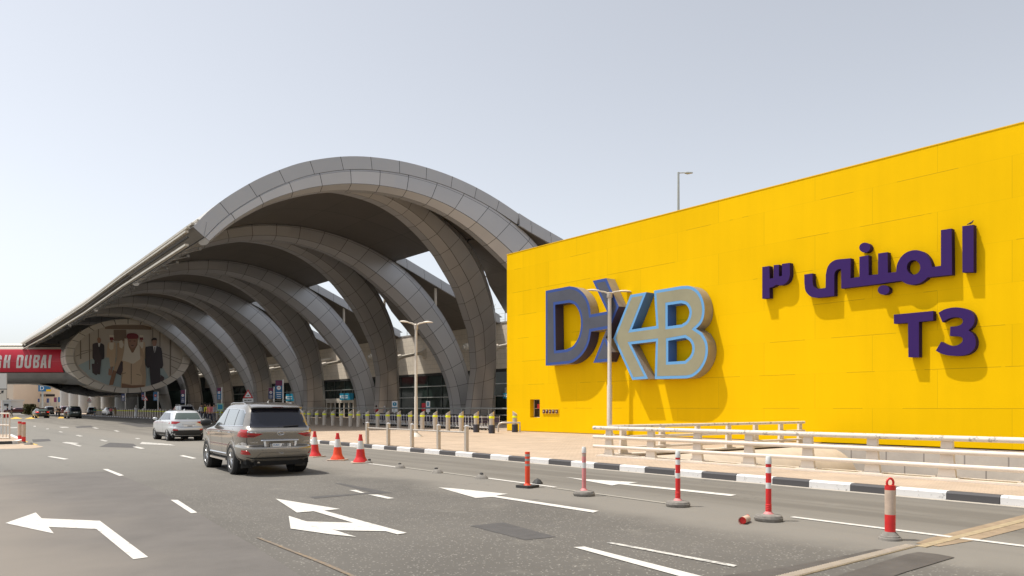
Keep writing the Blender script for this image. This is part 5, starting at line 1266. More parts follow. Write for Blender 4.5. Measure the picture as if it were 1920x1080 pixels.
    # side glass
    for s, w_ in ((-1,'left'),(1,'right')):
        for nm, P in (('side_window',[(-2.02,1.30),(-1.42,1.29),(-1.42,1.68),(-1.80,1.67),(-1.93,1.58)]),('side_window',[(-1.36,1.29),(-.36,1.275),(-.36,1.705),(-1.36,1.685)]),('side_window',[(-.28,1.275),(.98,1.255),(.78,1.40),(.52,1.56),(.30,1.68),(-.28,1.705)])):
            patch(c, P, w_, M['glass_car_side'], t, nm, .005, .07)
        patch(c, [(-1.415,1.285),(-1.365,1.285),(-1.365,1.69),(-1.415,1.69)], w_, M['car_black'], t, 'window_pillar', .006, .08)
        patch(c, [(-.355,1.27),(-.285,1.27),(-.285,1.71),(-.355,1.71)], w_, M['car_black'], t, 'window_pillar', .006, .08)
        patch(c, [(-2.06,1.275),(1.02,1.235),(1.02,1.253),(-2.06,1.293)], w_, M['chrome'], t, 'belt_trim', .009, .1)
        patch(c, [(-1.95,1.60),(-1.82,1.69),(-1.2,1.72),(.26,1.72),(.26,1.705),(-1.2,1.705),(-1.8,1.675),(-1.93,1.59)], w_, M['chrome'], t, 'window_trim', .009, .1)
        for P in ([(-1.40,1.27),(-1.42,1.0),(-1.62,.82),(-1.72,.62)],[(-.32,1.27),(-.32,.50)],[(1.0,1.24),(1.06,.9),(1.02,.50)],[(-.9,.50),(1.0,.48)]): seam(c, P, w_, t, .010)
        for y in (-1.22,-.10): MB().tube([(s*(c.side(y,1.1,.02)),y-.11,1.10),(s*(c.side(y,1.1,.045)),y-.05,1.10),(s*(c.side(y,1.1,.045)),y+.06,1.10),(s*(c.side(y,1.1,.02)),y+.11,1.10)], .013, 6).build('door_handle', M['chrome'], t, smooth=40)
        # side step
        MB().box(s*.80 if s>0 else -.98,s*.98 if s>0 else -.80,-.78,1.02,.335,.385).build('side_step', M['steel'], t)
        MB().box(s*.80 if s>0 else -.975,s*.975 if s>0 else -.80,-.82,1.06,.387,.40).build('step_pad', M['car_black'], t)
        MB().tube([(s*.945,-.80,.52),(s*.962,1.04,.52)], .022, 6).build('sill_trim', M['chrome'], t, smooth=40)
        # mirror
        mb = MB(); secs = [(0,.05,.03),(.05,.10,.08),(.16,.11,.105),(.26,.10,.10),(.31,.05,.05)]; n = 12; vs = []
        for u, a, h in secs: vs += [(s*(.93+u), .98+a*.8*math.cos(2*math.pi*k/n), 1.33+h*math.sin(2*math.pi*k/n)) for k in range(n)]
        mb.add(vs, [(i*n+k, i*n+(k+1)%n, (i+1)*n+(k+1)%n, (i+1)*n+k) for i in range(4) for k in range(n)]+[tuple(range(n)), tuple(range(4*n,5*n))[::-1]])
        mb.build('door_mirror', M['car_black'] if s < 0 else M['pt_silver'], t, smooth=60)
        MB().tube([(s*.61,-1.45,1.83),(s*.625,-1.3,1.865),(s*.625,-.2,1.872),(s*.61,.1,1.84)], .018, 8).build('roof_rail', M['pt_silver'], t, smooth=40)
    MB().add([(0,-1.35,1.89),(.012,-1.2,1.89),(-.012,-1.2,1.89),(0,-1.42,1.955)], [(0,1,3),(1,2,3),(2,0,3),(0,2,1)]).build('antenna_fin', M['pt_silver'], t)
    patch(c, [(-.72,1.30),(.72,1.30),(.60,1.70),(-.60,1.70)], 'front', M['glass_car'], t, 'windscreen', .005, .08)
    return t
M['glass_car_side'] = mat('car_side_glass', (.10,.12,.13), .04, 0, coat=1., spec=1.0)
main_suv()

def crossover(name, label, loc, paint, K, wheels, rw, lamps, plate_z, nx=6., glass='glass_car', refl=True, blackbase=.60, side=None, rails=False, group=None, lamp_m='lamp_red', scale=1., lit=False):
    t = empty(name, loc, 0, label, 'car', group)
    c = Car(K, nx, .016); RW, FW, r = wheels; hw = max(k[3] for k in K)
    b = c.body(54, 72).build('body', M[paint], t)
    cut_mesh(b, [(RW,r,r+.05,-1.2,-hw+.26),(RW,r,r+.05,hw-.26,1.2),(FW,r,r+.05,-1.2,-hw+.26),(FW,r,r+.05,hw-.26,1.2)])
    b.data.shade_smooth(); b.data.set_sharp_from_angle(angle=R(38)); b.data.materials.clear(); b.data.materials.append(M[paint])
    for s in (-1,1):
        for y in (RW, FW):
            wheel(t, s*(hw-.115), y, r, .22, 5); MB().lathe([(r+.045,s*(hw-.33)),(r+.045,s*(hw-.04))], (0,y,r), 20, axis='x').build('wheel_liner', M['under'], t)
    MB().box(-hw+.14,hw-.14,-1.9,1.9,.2,.42).build('underbody', M['under'], t)
    patch(c, rw, 'rear', M[glass], t, 'rear_window', .006, .08)
    for L in lamps:
        for s in (-1,1): patch(c, [(x*s,z) for x,z in L], 'rear', M[lamp_m], t, 'tail_lamp', .010, .06)
    if blackbase:
        z0 = K[0][0]+.02; patch(c, [(-hw*.93,z0),(hw*.93,z0),(hw*.965,blackbase-.06),(hw*.80,blackbase),(-hw*.80,blackbase),(-hw*.965,blackbase-.06)], 'rear', M['car_black'], t, 'lower_bumper', .010, .08)
        for s, w_ in ((-1,'left'),(1,'right')): patch(c, [(RW+r+.05,z0),(FW-r-.05,z0),(FW-r-.05,z0+.14),(RW+r+.05,z0+.14)], w_, M['car_black'], t, 'sill', .008, .1)
    if refl:
        for s in (-1,1): patch(c, [(x*s,z) for x,z in ((.52,blackbase-.01),(.78,blackbase-.01),(.74,blackbase+.07),(.56,blackbase+.05))], 'rear', M['lamp_red'], t, 'bumper_reflector', .012, .06)
    seam(c, [(-hw*.80,blackbase+.16 if blackbase else .62),(hw*.80,blackbase+.16 if blackbase else .62)], 'rear', t, .012)
    for s in (-1,1): seam(c, [(s*hw*.80,(blackbase or .5)+.16),(s*hw*.78,lamps[0][0][1])], 'rear', t, .01)
    y_ = c.rear(0,plate_z,.012)
    pl = MB().box(-.26,.26,y_-.006,y_+.01,plate_z-.055,plate_z+.055).build('number_plate', M['white'], t)
    mb = MB()
    for k in range(5): mb.box(-.06+k*.05,-.03+k*.05,y_-.009,y_-.0065,plate_z-.03,plate_z+.03)
    mb.build('plate_lettering', M['black'], pl)
    MB().tube([(-.34,y_-.004,plate_z+.10),(.34,y_-.004,plate_z+.10)], .014, 6).build('tailgate_garnish', M['chrome'] if paint != 'pt_black' else M['car_black'], t)
    for s, w_ in ((-1,'left'),(1,'right')):
        for P in side: patch(c, P, w_, M['glass_car'], t, 'side_window', .005, .09)
        y = side[-1][1][0]-.12; zz = side[-1][1][1]+.06
        mb = MB(); n = 8; vs = []
        for u, a, h in ((0,.03,.03),(.06,.08,.07),(.18,.08,.07),(.22,.03,.03)): vs += [(s*(hw-.03+u), y+a*math.cos(2*math.pi*k/n), zz+h*math.sin(2*math.pi*k/n)) for k in range(n)]
        mb.add(vs, [(i*n+k, i*n+(k+1)%n, (i+1)*n+(k+1)%n, (i+1)*n+k) for i in range(3) for k in range(n)]+[tuple(range(n)), tuple(range(3*n,4*n))[::-1]]).build('door_mirror', M[paint], t, smooth=60)
        mid = (side[0][1][0]+.03 if len(side) > 1 else -.3)
        seam(c, [(mid,side[0][0][1]),(mid-.02,K[0][0]+.16)], w_, t, .012)
        if rails: MB().tube([(s*(hw-.34),-1.4,K[-1][0]-.04),(s*(hw-.33),-1.2,K[-1][0]+.03),(s*(hw-.33),.2,K[-1][0]+.03),(s*(hw-.34),.4,K[-1][0]-.04)], .02, 6).build('roof_rail', M['steel_light'], t)
    MB().add([(0,-1.3,K[-1][0]-.01),(.02,-1.1,K[-1][0]-.01),(-.02,-1.1,K[-1][0]-.01),(0,-1.36,K[-1][0]+.07)], [(0,1,3),(1,2,3),(2,0,3),(0,2,1)]).build('antenna_fin', M[paint], t)
    t.scale = (scale,)*3
    return t
KC = [(.28,-2.02,2.05,.80),(.40,-2.10,2.12,.86),(.60,-2.13,2.15,.885),(.70,-2.12,2.15,.888),(.76,-2.06,2.14,.885),(.92,-2.04,2.10,.885),(1.02,-2.03,1.75,.87),(1.08,-2.00,1.05,.84),(1.20,-1.93,.86,.79),(1.38,-1.80,.60,.71),(1.50,-1.70,.36,.66),(1.56,-1.58,.15,.60),(1.60,-1.35,-.05,.50),(1.62,-1.0,-.3,.28)]
SC = [[(-1.62,1.12),(-.42,1.10),(-.42,1.47),(-1.2,1.46)],[(-.36,1.10),(.86,1.09),(.46,1.40),(.2,1.48),(-.36,1.48)]]
RWC = [(-.66,1.13),(.66,1.13),(.60,1.30),(.545,1.47),(-.545,1.47),(-.60,1.30)]
LC = [[(.86,.90),(.62,.885),(.40,.985),(.45,1.01),(.70,1.03),(.865,1.04)]]
crossover('silver_crossover', 'small silver white crossover driving in front of the large silver SUV', (11.30,43.4,0), 'pt_white', KC, (-1.24,1.35,.33), RWC, LC, .78, glass='glass_car_light', side=SC, blackbase=.57)
# white SUV and white saloon waiting in the shade of the canopy
KS_ = [(.32,-2.2,2.3,.86),(.45,-2.3,2.4,.93),(.66,-2.35,2.42,.95),(.74,-2.30,2.42,.95),(1.05,-2.28,2.35,.95),(1.14,-2.26,1.7,.93),(1.20,-2.24,1.1,.91),(1.45,-2.16,.75,.83),(1.70,-2.02,.38,.75),(1.78,-1.9,.2,.68),(1.83,-1.6,0,.5),(1.85,-1.2,-.3,.3)]
SS = [[(-1.9,1.26),(-.42,1.24),(-.42,1.66),(-1.6,1.66)],[(-.36,1.24),(.9,1.22),(.42,1.6),(.2,1.66),(-.36,1.66)]]
RWS = [(-.70,1.22),(.70,1.22),(.60,1.68),(-.60,1.68)]
def at_px(px, x): return (x, YatX(px, x), 0)
x0, y0, _ = at_px(352, 27.6)
crossover('white_suv', 'white SUV parked farther back in the shade, its roof above the white saloon', (27.2, YatX(351,27.2)+2.3, 0), 'pt_pure', KS_, (-1.3,1.5,.39), RWS, [[(.92,.95),(.80,.95),(.80,1.14),(.92,1.14)]], .86, side=SS, blackbase=.5, rails=True, lamp_m='lamp_dark', scale=1.13)
KD = [(.24,-2.35,2.3,.82),(.34,-2.42,2.38,.88),(.55,-2.45,2.42,.91),(.80,-2.44,2.42,.915),(.95,-2.42,2.3,.90),(1.01,-2.36,1.5,.87),(1.05,-1.95,.95,.84),(1.18,-1.72,.66,.76),(1.32,-1.4,.36,.68),(1.40,-1.1,.12,.61),(1.44,-.8,-.1,.5),(1.455,-.6,-.2,.3)]
SD = [[(-1.5,1.07),(-.42,1.05),(-.42,1.34),(-1.05,1.33)],[(-.36,1.05),(.78,1.04),(.36,1.3),(.2,1.35),(-.36,1.35)]]
RWD = [(-.66,1.065),(.66,1.065),(.56,1.34),(-.56,1.34)]
LD = [[(.88,.83),(.50,.84),(.46,.90),(.88,.93)]]
crossover('white_saloon', 'white saloon car with a thin dark lamp bar, parked beside the shaded kerb', (27.0, YatX(376,27.0)+1.0, 0), 'pt_pure', KD, (-1.35,1.45,.33), RWD, LD, .72, nx=5., side=SD, blackbase=.42, refl=False, lamp_m='lamp_dark')
d_ = G(80,784); crossover('black_saloon', 'black saloon car with lit red brake lamps far down the road', (d_.x, d_.y+2.4, 0), 'pt_black', KD, (-1.35,1.45,.33), RWD, LD, .86, nx=5., side=SD, blackbase=.4, refl=False, lamp_m='lamp_lit', glass='glass_car_light', scale=1.14)
d_ = G(141,785); crossover('black_people_carrier', 'dark green-black people carrier right of the black saloon', (d_.x, d_.y+2.3, 0), 'pt_green', KS_, (-1.3,1.5,.36), RWS, [[(.92,1.0),(.74,1.0),(.70,1.14),(.92,1.16)]], .92, side=SS, blackbase=.45, refl=False, lamp_m='lamp_dark', rails=True, scale=1.06)
far_cars = [(206,780.2,'pt_pure',KD,SD,RWD,LD,'white saloon behind the yellow bollards before the grey columns','white_taxi',1.25,'hatch'),
 (172,778,'pt_grey',KC,SC,RWC,LC,'grey hatchback parked right of the dark people carrier','grey_hatchback',1.15,''),
 (118,776.5,'pt_red',KS_,SS,RWS,LC,'dark red SUV parked behind the black saloon and the people carrier','red_suv',1.15,''),
 (91,777,'pt_grey',KS_,SS,RWS,LC,'grey SUV waiting just right of the black saloon','grey_suv',1.1,''),
 (30,776,'pt_red',KD,SD,RWD,LD,'dark red saloon parked at the far left by the crossing','red_saloon',1.2,'')]
for px, py, pt_, K_, S1, RW_, L_, lab, nm, sc_, _ in far_cars:
    d_ = G(px, py); c_ = crossover(nm, lab, (d_.x, d_.y, 0), pt_, K_, (-1.3,1.4,.33), RW_, L_, .8, nx=5., side=S1, blackbase=.42, refl=False, lamp_m='lamp_dark', scale=sc_)
    c_.rotation_euler.z = R(90) if px in (30,) else R(random.uniform(-14,14)) 
# ---------------- elliptical end of the footbridge and its advertisement ----------------
YE = 168.5
ctr = PY(240, 667.5, YE)
def EP(px, py, d=0.): p = PY(px, py, YE); return Vector((p.x, YE-d, p.z))
def econ(k, n=64, d=0.):                    # ellipse traced in the picture, k = scale of its radii
    return [EP(240+117.5*k*math.cos(2*math.pi*i/n), 667.5-69.5*k*math.sin(2*math.pi*i/n), d) for i in range(n)]
dr = empty('footbridge_pod', (ctr.x, YE, 0), 0, 'big elliptical grey pod closing the footbridge under the canopy, advert on its face', 'building')
n = 64; o_, i_ = econ(1.0, n), econ(.87, n)
mb = MB(); sA = [q*30/n for q in range(n)]
for k in range(n):
    k2 = (k+1) % n
    mb.add([o_[k], o_[k2], i_[k2], i_[k]], [(0,1,2,3)], 0, [(k*28/n,.1),((k+1)*28/n,.1),((k+1)*28/n,.9),(k*28/n,.9)])
    mb.add([o_[k], o_[k2], o_[k2]+Vector((0,9,0)), o_[k]+Vector((0,9,0))], [(0,1,2,3)], 0, [(k*28/n,.1),((k+1)*28/n,.1),((k+1)*28/n,2.9),(k*28/n,2.9)])
    mb.add([i_[k], i_[k2], i_[k2]+Vector((0,.3,0)), i_[k]+Vector((0,.3,0))], [(0,1,2,3)], 0, [(.5,.5)]*4)
M['pod'] = uvgrid('pod_cladding', (.66,.62,.56), .03, .03, rough=.5, metal=.1, tint=.06)
child(mb, 'rim', M['pod'], dr, smooth=30)
# advert: flat printed sheet set into the ring, figures as printed shapes a few millimetres proud of each other
ad = empty('advert', (ctr.x, YE, ctr.z), 0, 'oval advert of airline crew in beige and dark suits walking forward', 'advert')
layer = [0]
def pic(polys, m, name, d=None):
    layer[0] += 1; dd = -.28+.006*layer[0] if d is None else d
    mb = MB()
    for k, p in enumerate(polys):
        q = [(110+a[0]/6.75, 590+a[1]/6.75)+tuple(a[2:]) for a in p]; P = smooth_poly(q, 4)
        V, F = fill([P]); mb.add([EP(v.x, v.y, dd+.001*k) for v in V], F)
    return child(mb, name, m, ad)
C3 = lambda n_, c: mat('print_'+n_, tuple(min(.8, v*1.5) for v in c), .45)
bgm = C3('grey_hall', (.36,.33,.29))
ie = [((p.x), (p.z)) for p in econ(.88, 64)]
V, F = fill([ie]); child(MB().add([Vector((v.x, YE+.285, v.y)) for v in V], F), 'print', bgm, ad)
pm = {k: C3(k, v) for k, v in dict(light=(.47,.44,.40), floor=(.24,.30,.31), line=(.14,.12,.10), suit=(.028,.024,.03), suit2=(.045,.034,.038), skin=(.24,.14,.10), beige=(.34,.25,.17), beige2=(.42,.32,.22), scarf=(.50,.46,.39), hat=(.13,.02,.025), brown=(.18,.10,.06), bag=(.05,.035,.04), hair=(.02,.015,.012), white=(.5,.5,.5), deep=(.16,.12,.09)).items()}
pic([[(250,640),(420,560),(640,540),(1180,560),(1330,680),(1420,830),(1200,905),(900,940),(600,880),(400,790)]], pm['floor'], 'print')
pic([[(590,130),(1180,130),(1180,190),(590,180)], [(700,190),(860,190),(860,330),(700,330)]], pm['deep'], 'print')
pic([[(270,180),(285,178),(290,560),(272,560)],[(385,240),(398,236),(402,690),(388,700)],[(1190,150),(1200,150),(1200,320),(1190,320)],[(1280,190),(1292,196),(1292,540),(1280,540)],[(1410,280),(1430,285),(1425,820),(1408,830)],[(500,180),(512,176),(512,300),(500,300)]], pm['line'], 'print')
pic([[(215,520),(430,450),(430,456),(215,530)],[(270,465),(420,438),(420,444),(270,473)],[(1310,480),(1640,600),(1640,608),(1310,490)],[(1320,515),(1630,650),(1628,658),(1320,523)],[(1420,640),(1600,730),(1598,738),(1420,650)]], pm['line'], 'print')
# small crew member on the left of centre, and the one behind right
for dx, s_ in ((0,1),(378,.9)):
    f = lambda P: [((a[0]-668)*s_+668+dx, (a[1]-300)*s_+300)+tuple(a[2:]) for a in P]
    pic([f([(645,255),(700,255),(705,300),(690,345),(655,345),(642,300)])], pm['scarf'], 'print')
    pic([f([(620,400,1),(640,350,1),(710,350,1),(725,400,1),(722,520,1),(715,640),(690,665),(640,655),(610,560,1)])], pm['beige2'], 'print')
    pic([f([(645,350),(700,350),(695,430),(668,450),(640,420)])], pm['scarf'], 'print')
    pic([f([(648,285),(695,285),(700,320),(650,322)])], pm['hat'], 'print')
    pic([f([(655,318),(690,318),(686,350),(660,350)])], pm['skin'], 'print')
    if dx == 0: pic([f([(640,655),(665,660),(655,770),(630,760)]), f([(672,655),(690,655),(672,770),(650,770)])], pm['skin'], 'print'); pic([f([(600,540),(640,545),(660,700),(620,650)])], pm['floor'], 'print')
# man on the left
pic([[(430,390,1),(445,365,1),(500,355,1),(560,370,1),(580,400,1),(582,520),(575,560),(545,570),(540,600),(525,755),(495,755),(492,600),(475,755),(450,755),(455,580),(430,545)]], pm['suit2'], 'print')
pic([[(500,360),(560,370),(580,400),(582,540),(548,560),(520,480)]], pm['suit'], 'print')
pic([[(490,300,1),(516,288,1),(536,305,1),(534,345,1),(516,362,1),(496,345,1)]], pm['skin'], 'print')
pic([[(500,358),(530,360),(518,410),(505,400)]], pm['white'], 'print')
pic([[(420,620),(495,620),(497,740),(480,770),(428,735)]], pm['bag'], 'print')
# woman in the middle
pic([[(790,610),(780,560),(760,480),(755,380),(800,330),(850,330),(1000,340),(1060,440),(1085,520),(1110,760),(1100,930),(790,925),(800,700)]], pm['beige'], 'print')
pic([[(760,560),(815,600),(815,700),(790,770),(730,740),(700,680)]], pm['bag'], 'print')
pic([[(740,360),(820,350),(800,560),(735,720),(690,890),(640,890),(700,690),(745,520)]], pm['beige'], 'print')
pic([[(690,700),(735,720),(690,890),(640,890),(650,840)]], pm['brown'], 'print')
pic([[(815,600,1),(840,520,1),(1040,520,1),(1060,600,1),(1030,700,1),(1062,790,1),(1050,885),(930,890),(905,880),(800,860),(815,740,1)]], pm['beige2'], 'print')
pic([[(800,870),(930,895),(1090,890),(1090,930),(800,925)]], pm['brown'], 'print')
pic([[(915,620),(925,620),(925,880),(915,880)],[(800,745),(850,730),(852,738),(802,754)],[(985,748),(1040,765),(1040,773),(985,756)]], pm['deep'], 'print')
pic([[(835,320),(860,300),(1000,300),(1020,330),(1035,560),(980,600,1),(940,620,1),(880,600,1),(805,580),(830,440)]], pm['scarf'], 'print')
pic([[(870,300),(1005,300),(1000,380),(945,480),(925,480),(885,400)]], pm['brown'], 'print')
pic([[(885,310,1),(935,300,1),(985,312,1),(985,370,1),(960,410,1),(930,425,1),(905,405,1),(885,365,1)]], pm['skin'], 'print')
pic([[(895,330),(915,328),(915,336),(895,338)],[(950,328),(972,330),(972,338),(950,336)],[(915,385),(955,385),(945,394),(925,394)]], pm['hair'], 'print')
pic([[(860,270,1),(880,242,1),(940,234,1),(990,245,1),(1012,275,1),(1000,300,1),(935,306,1),(872,300,1)]], pm['hat'], 'print')
pic([[(765,335),(800,320),(825,380),(805,430),(770,410)],[(835,300),(850,300),(845,430),(830,440)]], pm['scarf'], 'print')
# man on the right
pic([[(1100,430,1),(1120,405,1),(1180,398,1),(1250,400,1),(1300,425,1),(1310,470),(1325,640),(1310,680),(1285,680),(1290,905),(1170,905),(1150,660),(1130,680),(1100,640)]], pm['suit'], 'print')
pic([[(1185,310,1),(1210,300,1),(1240,310,1),(1242,360,1),(1225,398,1),(1200,398,1),(1185,360,1)]], pm['skin'], 'print')
pic([[(1175,320,1),(1190,298,1),(1215,292,1),(1242,302,1),(1247,330),(1236,322),(1190,322),(1184,340)]], pm['hair'], 'print')
pic([[(1195,398),(1238,398),(1222,485),(1212,485)]], pm['white'], 'print')
pic([[(1210,410),(1224,410),(1222,485),(1214,485)]], pm['suit2'], 'print')
pic([[(1290,760),(1335,790),(1335,850),(1300,870),(1285,830)]], pm['bag'], 'print')
# pod body tapering back to the bridge, concrete hull beneath
hull = empty('footbridge', (ctr.x-10, YE, 0), 0, 'grey footbridge with a curved red DUBAI banner, crossing the road at left', 'footbridge')
Rv, Fv = Vector((C_,-S_,0)), Vector((S_,C_,0))
zb = 152.0
PD0 = PD
def PD(px, py, d): return PD0(px, py, d*1.109)   # distances below were paced out at 1:1.109                                    # view depth of the bridge face
def BP(px, py, back=0.): return PD0(px, py, zb+0.)+Fv*back
xs_ = [-700,-300,0,60,122,150]
prof = [(643,1.8),(644,.9),(647.5,.25),(650,.25),(651,.0),(658,-.35),(676,-.7),(693,-.5),(699,-.2),(707,.2),(713,.6),(718,1.6)]
mb = MB(); vs = []
for px in xs_: vs += [BP(px, py, bk) for py, bk in prof]
m_ = len(prof); mats_i = [3,3,2,3,3,1,1,1,0,0,0]
for i in range(len(xs_)-1):
    for j in range(m_-1):
        if mats_i[j] == 1: continue
        mb.add([vs[i*m_+j], vs[i*m_+j+1], vs[(i+1)*m_+j+1], vs[(i+1)*m_+j]], [(0,1,2,3)], {3:1,2:2,0:0}[mats_i[j]])
child(mb, 'deck_face', [M['hull'], M['hull_light'], M['dark_gap']], hull, smooth=30)
child(MB().add([BP(x, y, b) for x, y, b in ((-700,643,1.8),(150,643,1.8),(150,643,9),(-700,643,9))], [(0,1,2,3)]).add([BP(x, y, b) for x, y, b in ((-700,718,1.6),(150,718,1.6),(150,718,9),(-700,718,9))], [(0,1,2,3)]), 'deck', M['hull'], hull)
child(MB().add([BP(x, y, b) for x, y, b in ((-700,643,9),(150,643,9),(150,718,9),(-700,718,9))], [(0,1,2,3)]), 'rear_face', M['hull'], hull)
# red banner follows the same curve
mb = MB(); bx_ = [-700,-300,0,40,80,112,116,119]; bp_ = [(655,-.22),(658,-.36),(667,-.58),(676,-.72),(685,-.64),(693,-.52),(698,-.25)]
vs = []
for i, px in enumerate(bx_): vs += [BP(px+(2.2 if i == 7 else 0)*(j-3)/3, py, bk-.02) for j, (py, bk) in enumerate(bp_)]
m_ = len(bp_)
for i in range(len(bx_)-1):
    for j in range(m_-1): mb.add([vs[i*m_+j], vs[i*m_+j+1], vs[(i+1)*m_+j+1], vs[(i+1)*m_+j]], [(0,1,2,3)])
bn = child(mb, 'banner', M['banner_red'], hull, smooth=40)
def bline(a, b): return [BP(-700, a, b), BP(119, a, b)]
child(MB().tube(bline(677.5,-.72), .025, 5), 'banner_seam', mat('banner_seam', (.62,.16,.18), .5), hull)
# condensed slanted capitals, traced in the picture: origin (0,630), 6.75 px per px
def glyph(P, H=()):
    cv = lambda Q: smooth_poly([(a[0]/6.75, 630+a[1]/6.75)+tuple(a[2:]) for a in Q], 4)
    def bk(py):
        for a, b in zip(bp_, bp_[1:]):
            if a[0] <= py <= b[0]: return a[1]+(b[1]-a[1])*(py-a[0])/(b[0]-a[0])
        return -.3
    polys = [cv(P)]+[cv(h) for h in H]
    # slice into bands so the letters bend with the banner
    V, F = fill(polys); bm = bmesh.new(); vv = [bm.verts.new((v.x, v.y, 0)) for v in V]
    for f in F: bm.faces.new([vv[i] for i in f])
    for y in (667,671,676,681,685,689): bmesh.ops.bisect_plane(bm, geom=bm.verts[:]+bm.edges[:]+bm.faces[:], plane_co=(0,y,0), plane_no=(0,1,0))
    bm.verts.index_update(); mb = MB().add([BP(v.co.x, v.co.y, bk(v.co.y)-.06) for v in bm.verts], [[v.index for v in f.verts] for f in bm.faces]); bm.free()
    child(mb, 'letter', M['banner_letter'], hull)
M['banner_letter'] = mat('banner_letter', (.60,.55,.52), .5)
T_, B_ = 243, 407
glyph([(-60,T_),(30,T_),(52,258),(56,300),(26,300),(28,272),(-20,272),(-30,378),(12,378),(18,342),(0,342),(3,316),(48,316),(38,400),(20,B_+6),(-60,B_+6)])
glyph([(92,T_),(122,T_),(113,312),(129,312),(138,T_),(166,T_),(150,B_),(121,B_),(127,340),(111,340),(103,B_),(66,B_)])
glyph([(250,T_),(310,T_,2),(326,258,1),(328,285,1),(316,370,1),(306,398,1),(284,B_,2),(230,B_)], [[(272,270),(262,380),(278,378,2),(286,366,1),(296,290,1),(292,272,2)]])
glyph([(352,T_),(382,T_),(368,372,2),(378,384,1),(394,372,2),(406,T_),(432,T_),(420,375,2),(408,402,1),(375,B_+4,1),(343,400,1),(337,375,2)])
glyph([(458,T_),(515,T_,2),(534,258,1),(530,300,1),(514,322,2),(524,340,1),(520,385,1),(500,B_,2),(443,B_)], [[(484,268),(480,308),(496,306,2),(504,288,1),(500,270,2)], [(477,335),(473,380),(488,380,2),(496,360,1),(492,338,2)]])
glyph([(572,T_),(612,T_),(614,B_),(584,B_),(583,370),(572,370),(563,B_),(534,B_)], [[(585,290),(574,345),(584,345)]])
glyph([(650,T_),(682,T_),(662,B_),(634,B_)])
# dark polished hull under the pod, and conical junction
mb = MB(); H0 = [(45,716,150),(120,718,146),(200,734,146),(262,742,146)]
top = [PD(a, 716, c-2) for a, b, c in H0]
belly = [PD(60,717.5,143), PD(95,724,140), PD(127,737,139), PD(170,744,139), PD(262,738,142)]
rim_ = [PD(45,714,150), PD(95,716,146), PD(145,716,144), PD(200,728,147), PD(262,732,152)]
deep_ = [p+Fv*14 for p in belly]
for i in range(4):
    mid = [(belly[k]+rim_[k])/2-Fv*1.2-Vector((0,0,.5)) for k in (i,i+1)]
    mb.add([rim_[i], rim_[i+1], mid[1], mid[0]], [(0,1,2,3)]); mb.add([mid[0], mid[1], belly[i+1], belly[i]], [(0,1,2,3)]); mb.add([belly[i], belly[i+1], deep_[i+1], deep_[i]], [(0,1,2,3)])
M['hull_gloss'] = mat('polished_hull', (.34,.33,.32), .25, .45, noise=.35, nscale=.5)
child(mb, 'belly', M['hull_gloss'], hull, smooth=60)
mb = MB(); a_ = [PD(96,649,138), PD(100,700,138), PD(110,722,139)]; b_ = [EP(240-113,652), EP(240-117,668), EP(240-112,688), EP(240-95,708), EP(240-70,722)]
cc = [PD(112,647,138), PD(116,665,137.5), PD(118,688,137.5), PD(112,706,138), PD(108,720,140)]
for i in range(4): mb.add([cc[i], cc[i+1], b_[i+1]+Vector((0,1,0)), b_[i]+Vector((0,1,0))], [(0,1,2,3)])
mb.add([PD(108,640,140), cc[0], b_[0]+Vector((0,1,0)), EP(240-100,632)+Vector((0,1,0))], [(0,1,2,3)])
child(mb, 'junction', M['pod'] if False else M['hull'], hull, smooth=60)
# fat round columns
for i, (px, w_) in enumerate([(236,37),(202,23),(179,22),(158,19),(139,18),(121,15)]):
    dep = 176+i*13; p = PD0(px, HY, dep); zt = EYE+(HY-733-(i*1.5))*dep/FPX; cr = w_*dep/FPX/2
    t = empty('column', (p.x, p.y, 0), 0, ['fattest round grey column under the elliptical pod','round grey column second from the right under the pod','round grey column third from the right under the pod','round grey column fourth from the right under the pod','round grey column fifth from the right under the pod','leftmost round grey column under the pod'][i], 'column')
    part(MB().lathe([(cr,0),(cr,zt*.45),(cr-.03,zt*.455),(cr,zt*.46),(cr,zt+2.2)], n=28), 'shaft', M['column'], t, 30)
# slanted legs right of the pod
for i, (x0, x1, y1, lab) in enumerate([(312,300,726,'pale slanted strut leg below the right end of the pod'),(362,352,718,'short pale slanted leg right of the pod behind the white cars')]):
    a = PD(x0+4, 772, 155+i*6); b = PD(x1, y1, 155+i*6); t = empty('slanted_leg', (a.x,a.y,0), 0, lab, 'column')
    a.z = 0; child(MB().tube([a, (a+b)/2+Vector((.2,0,0)), b], [1.0,1.15,1.5], 16), 'leg', M['column'], t, smooth=50)
# dark escalator hall to the right of and behind the pod
t = empty('escalator_hall', (53,194,0), 0, 'dark glazed escalator hall behind the right side of the pod', 'building')
child(MB().box(42,66,195,238,0,17.5), 'hall_wall', M['interior'], t)
child(MB().box(46.5,57.5,186.3,187.4,-.05,5.6), 'glazing', M['glass_dark'], t)
mb = MB()
for k in range(3): mb.tube([PD(352+k*3, 668+k*6, 160), PD(402, 727-k*1.5, 162)], .14+.1*(k==0), 6)
child(mb, 'sloping_rail', M['hull_light'], t)
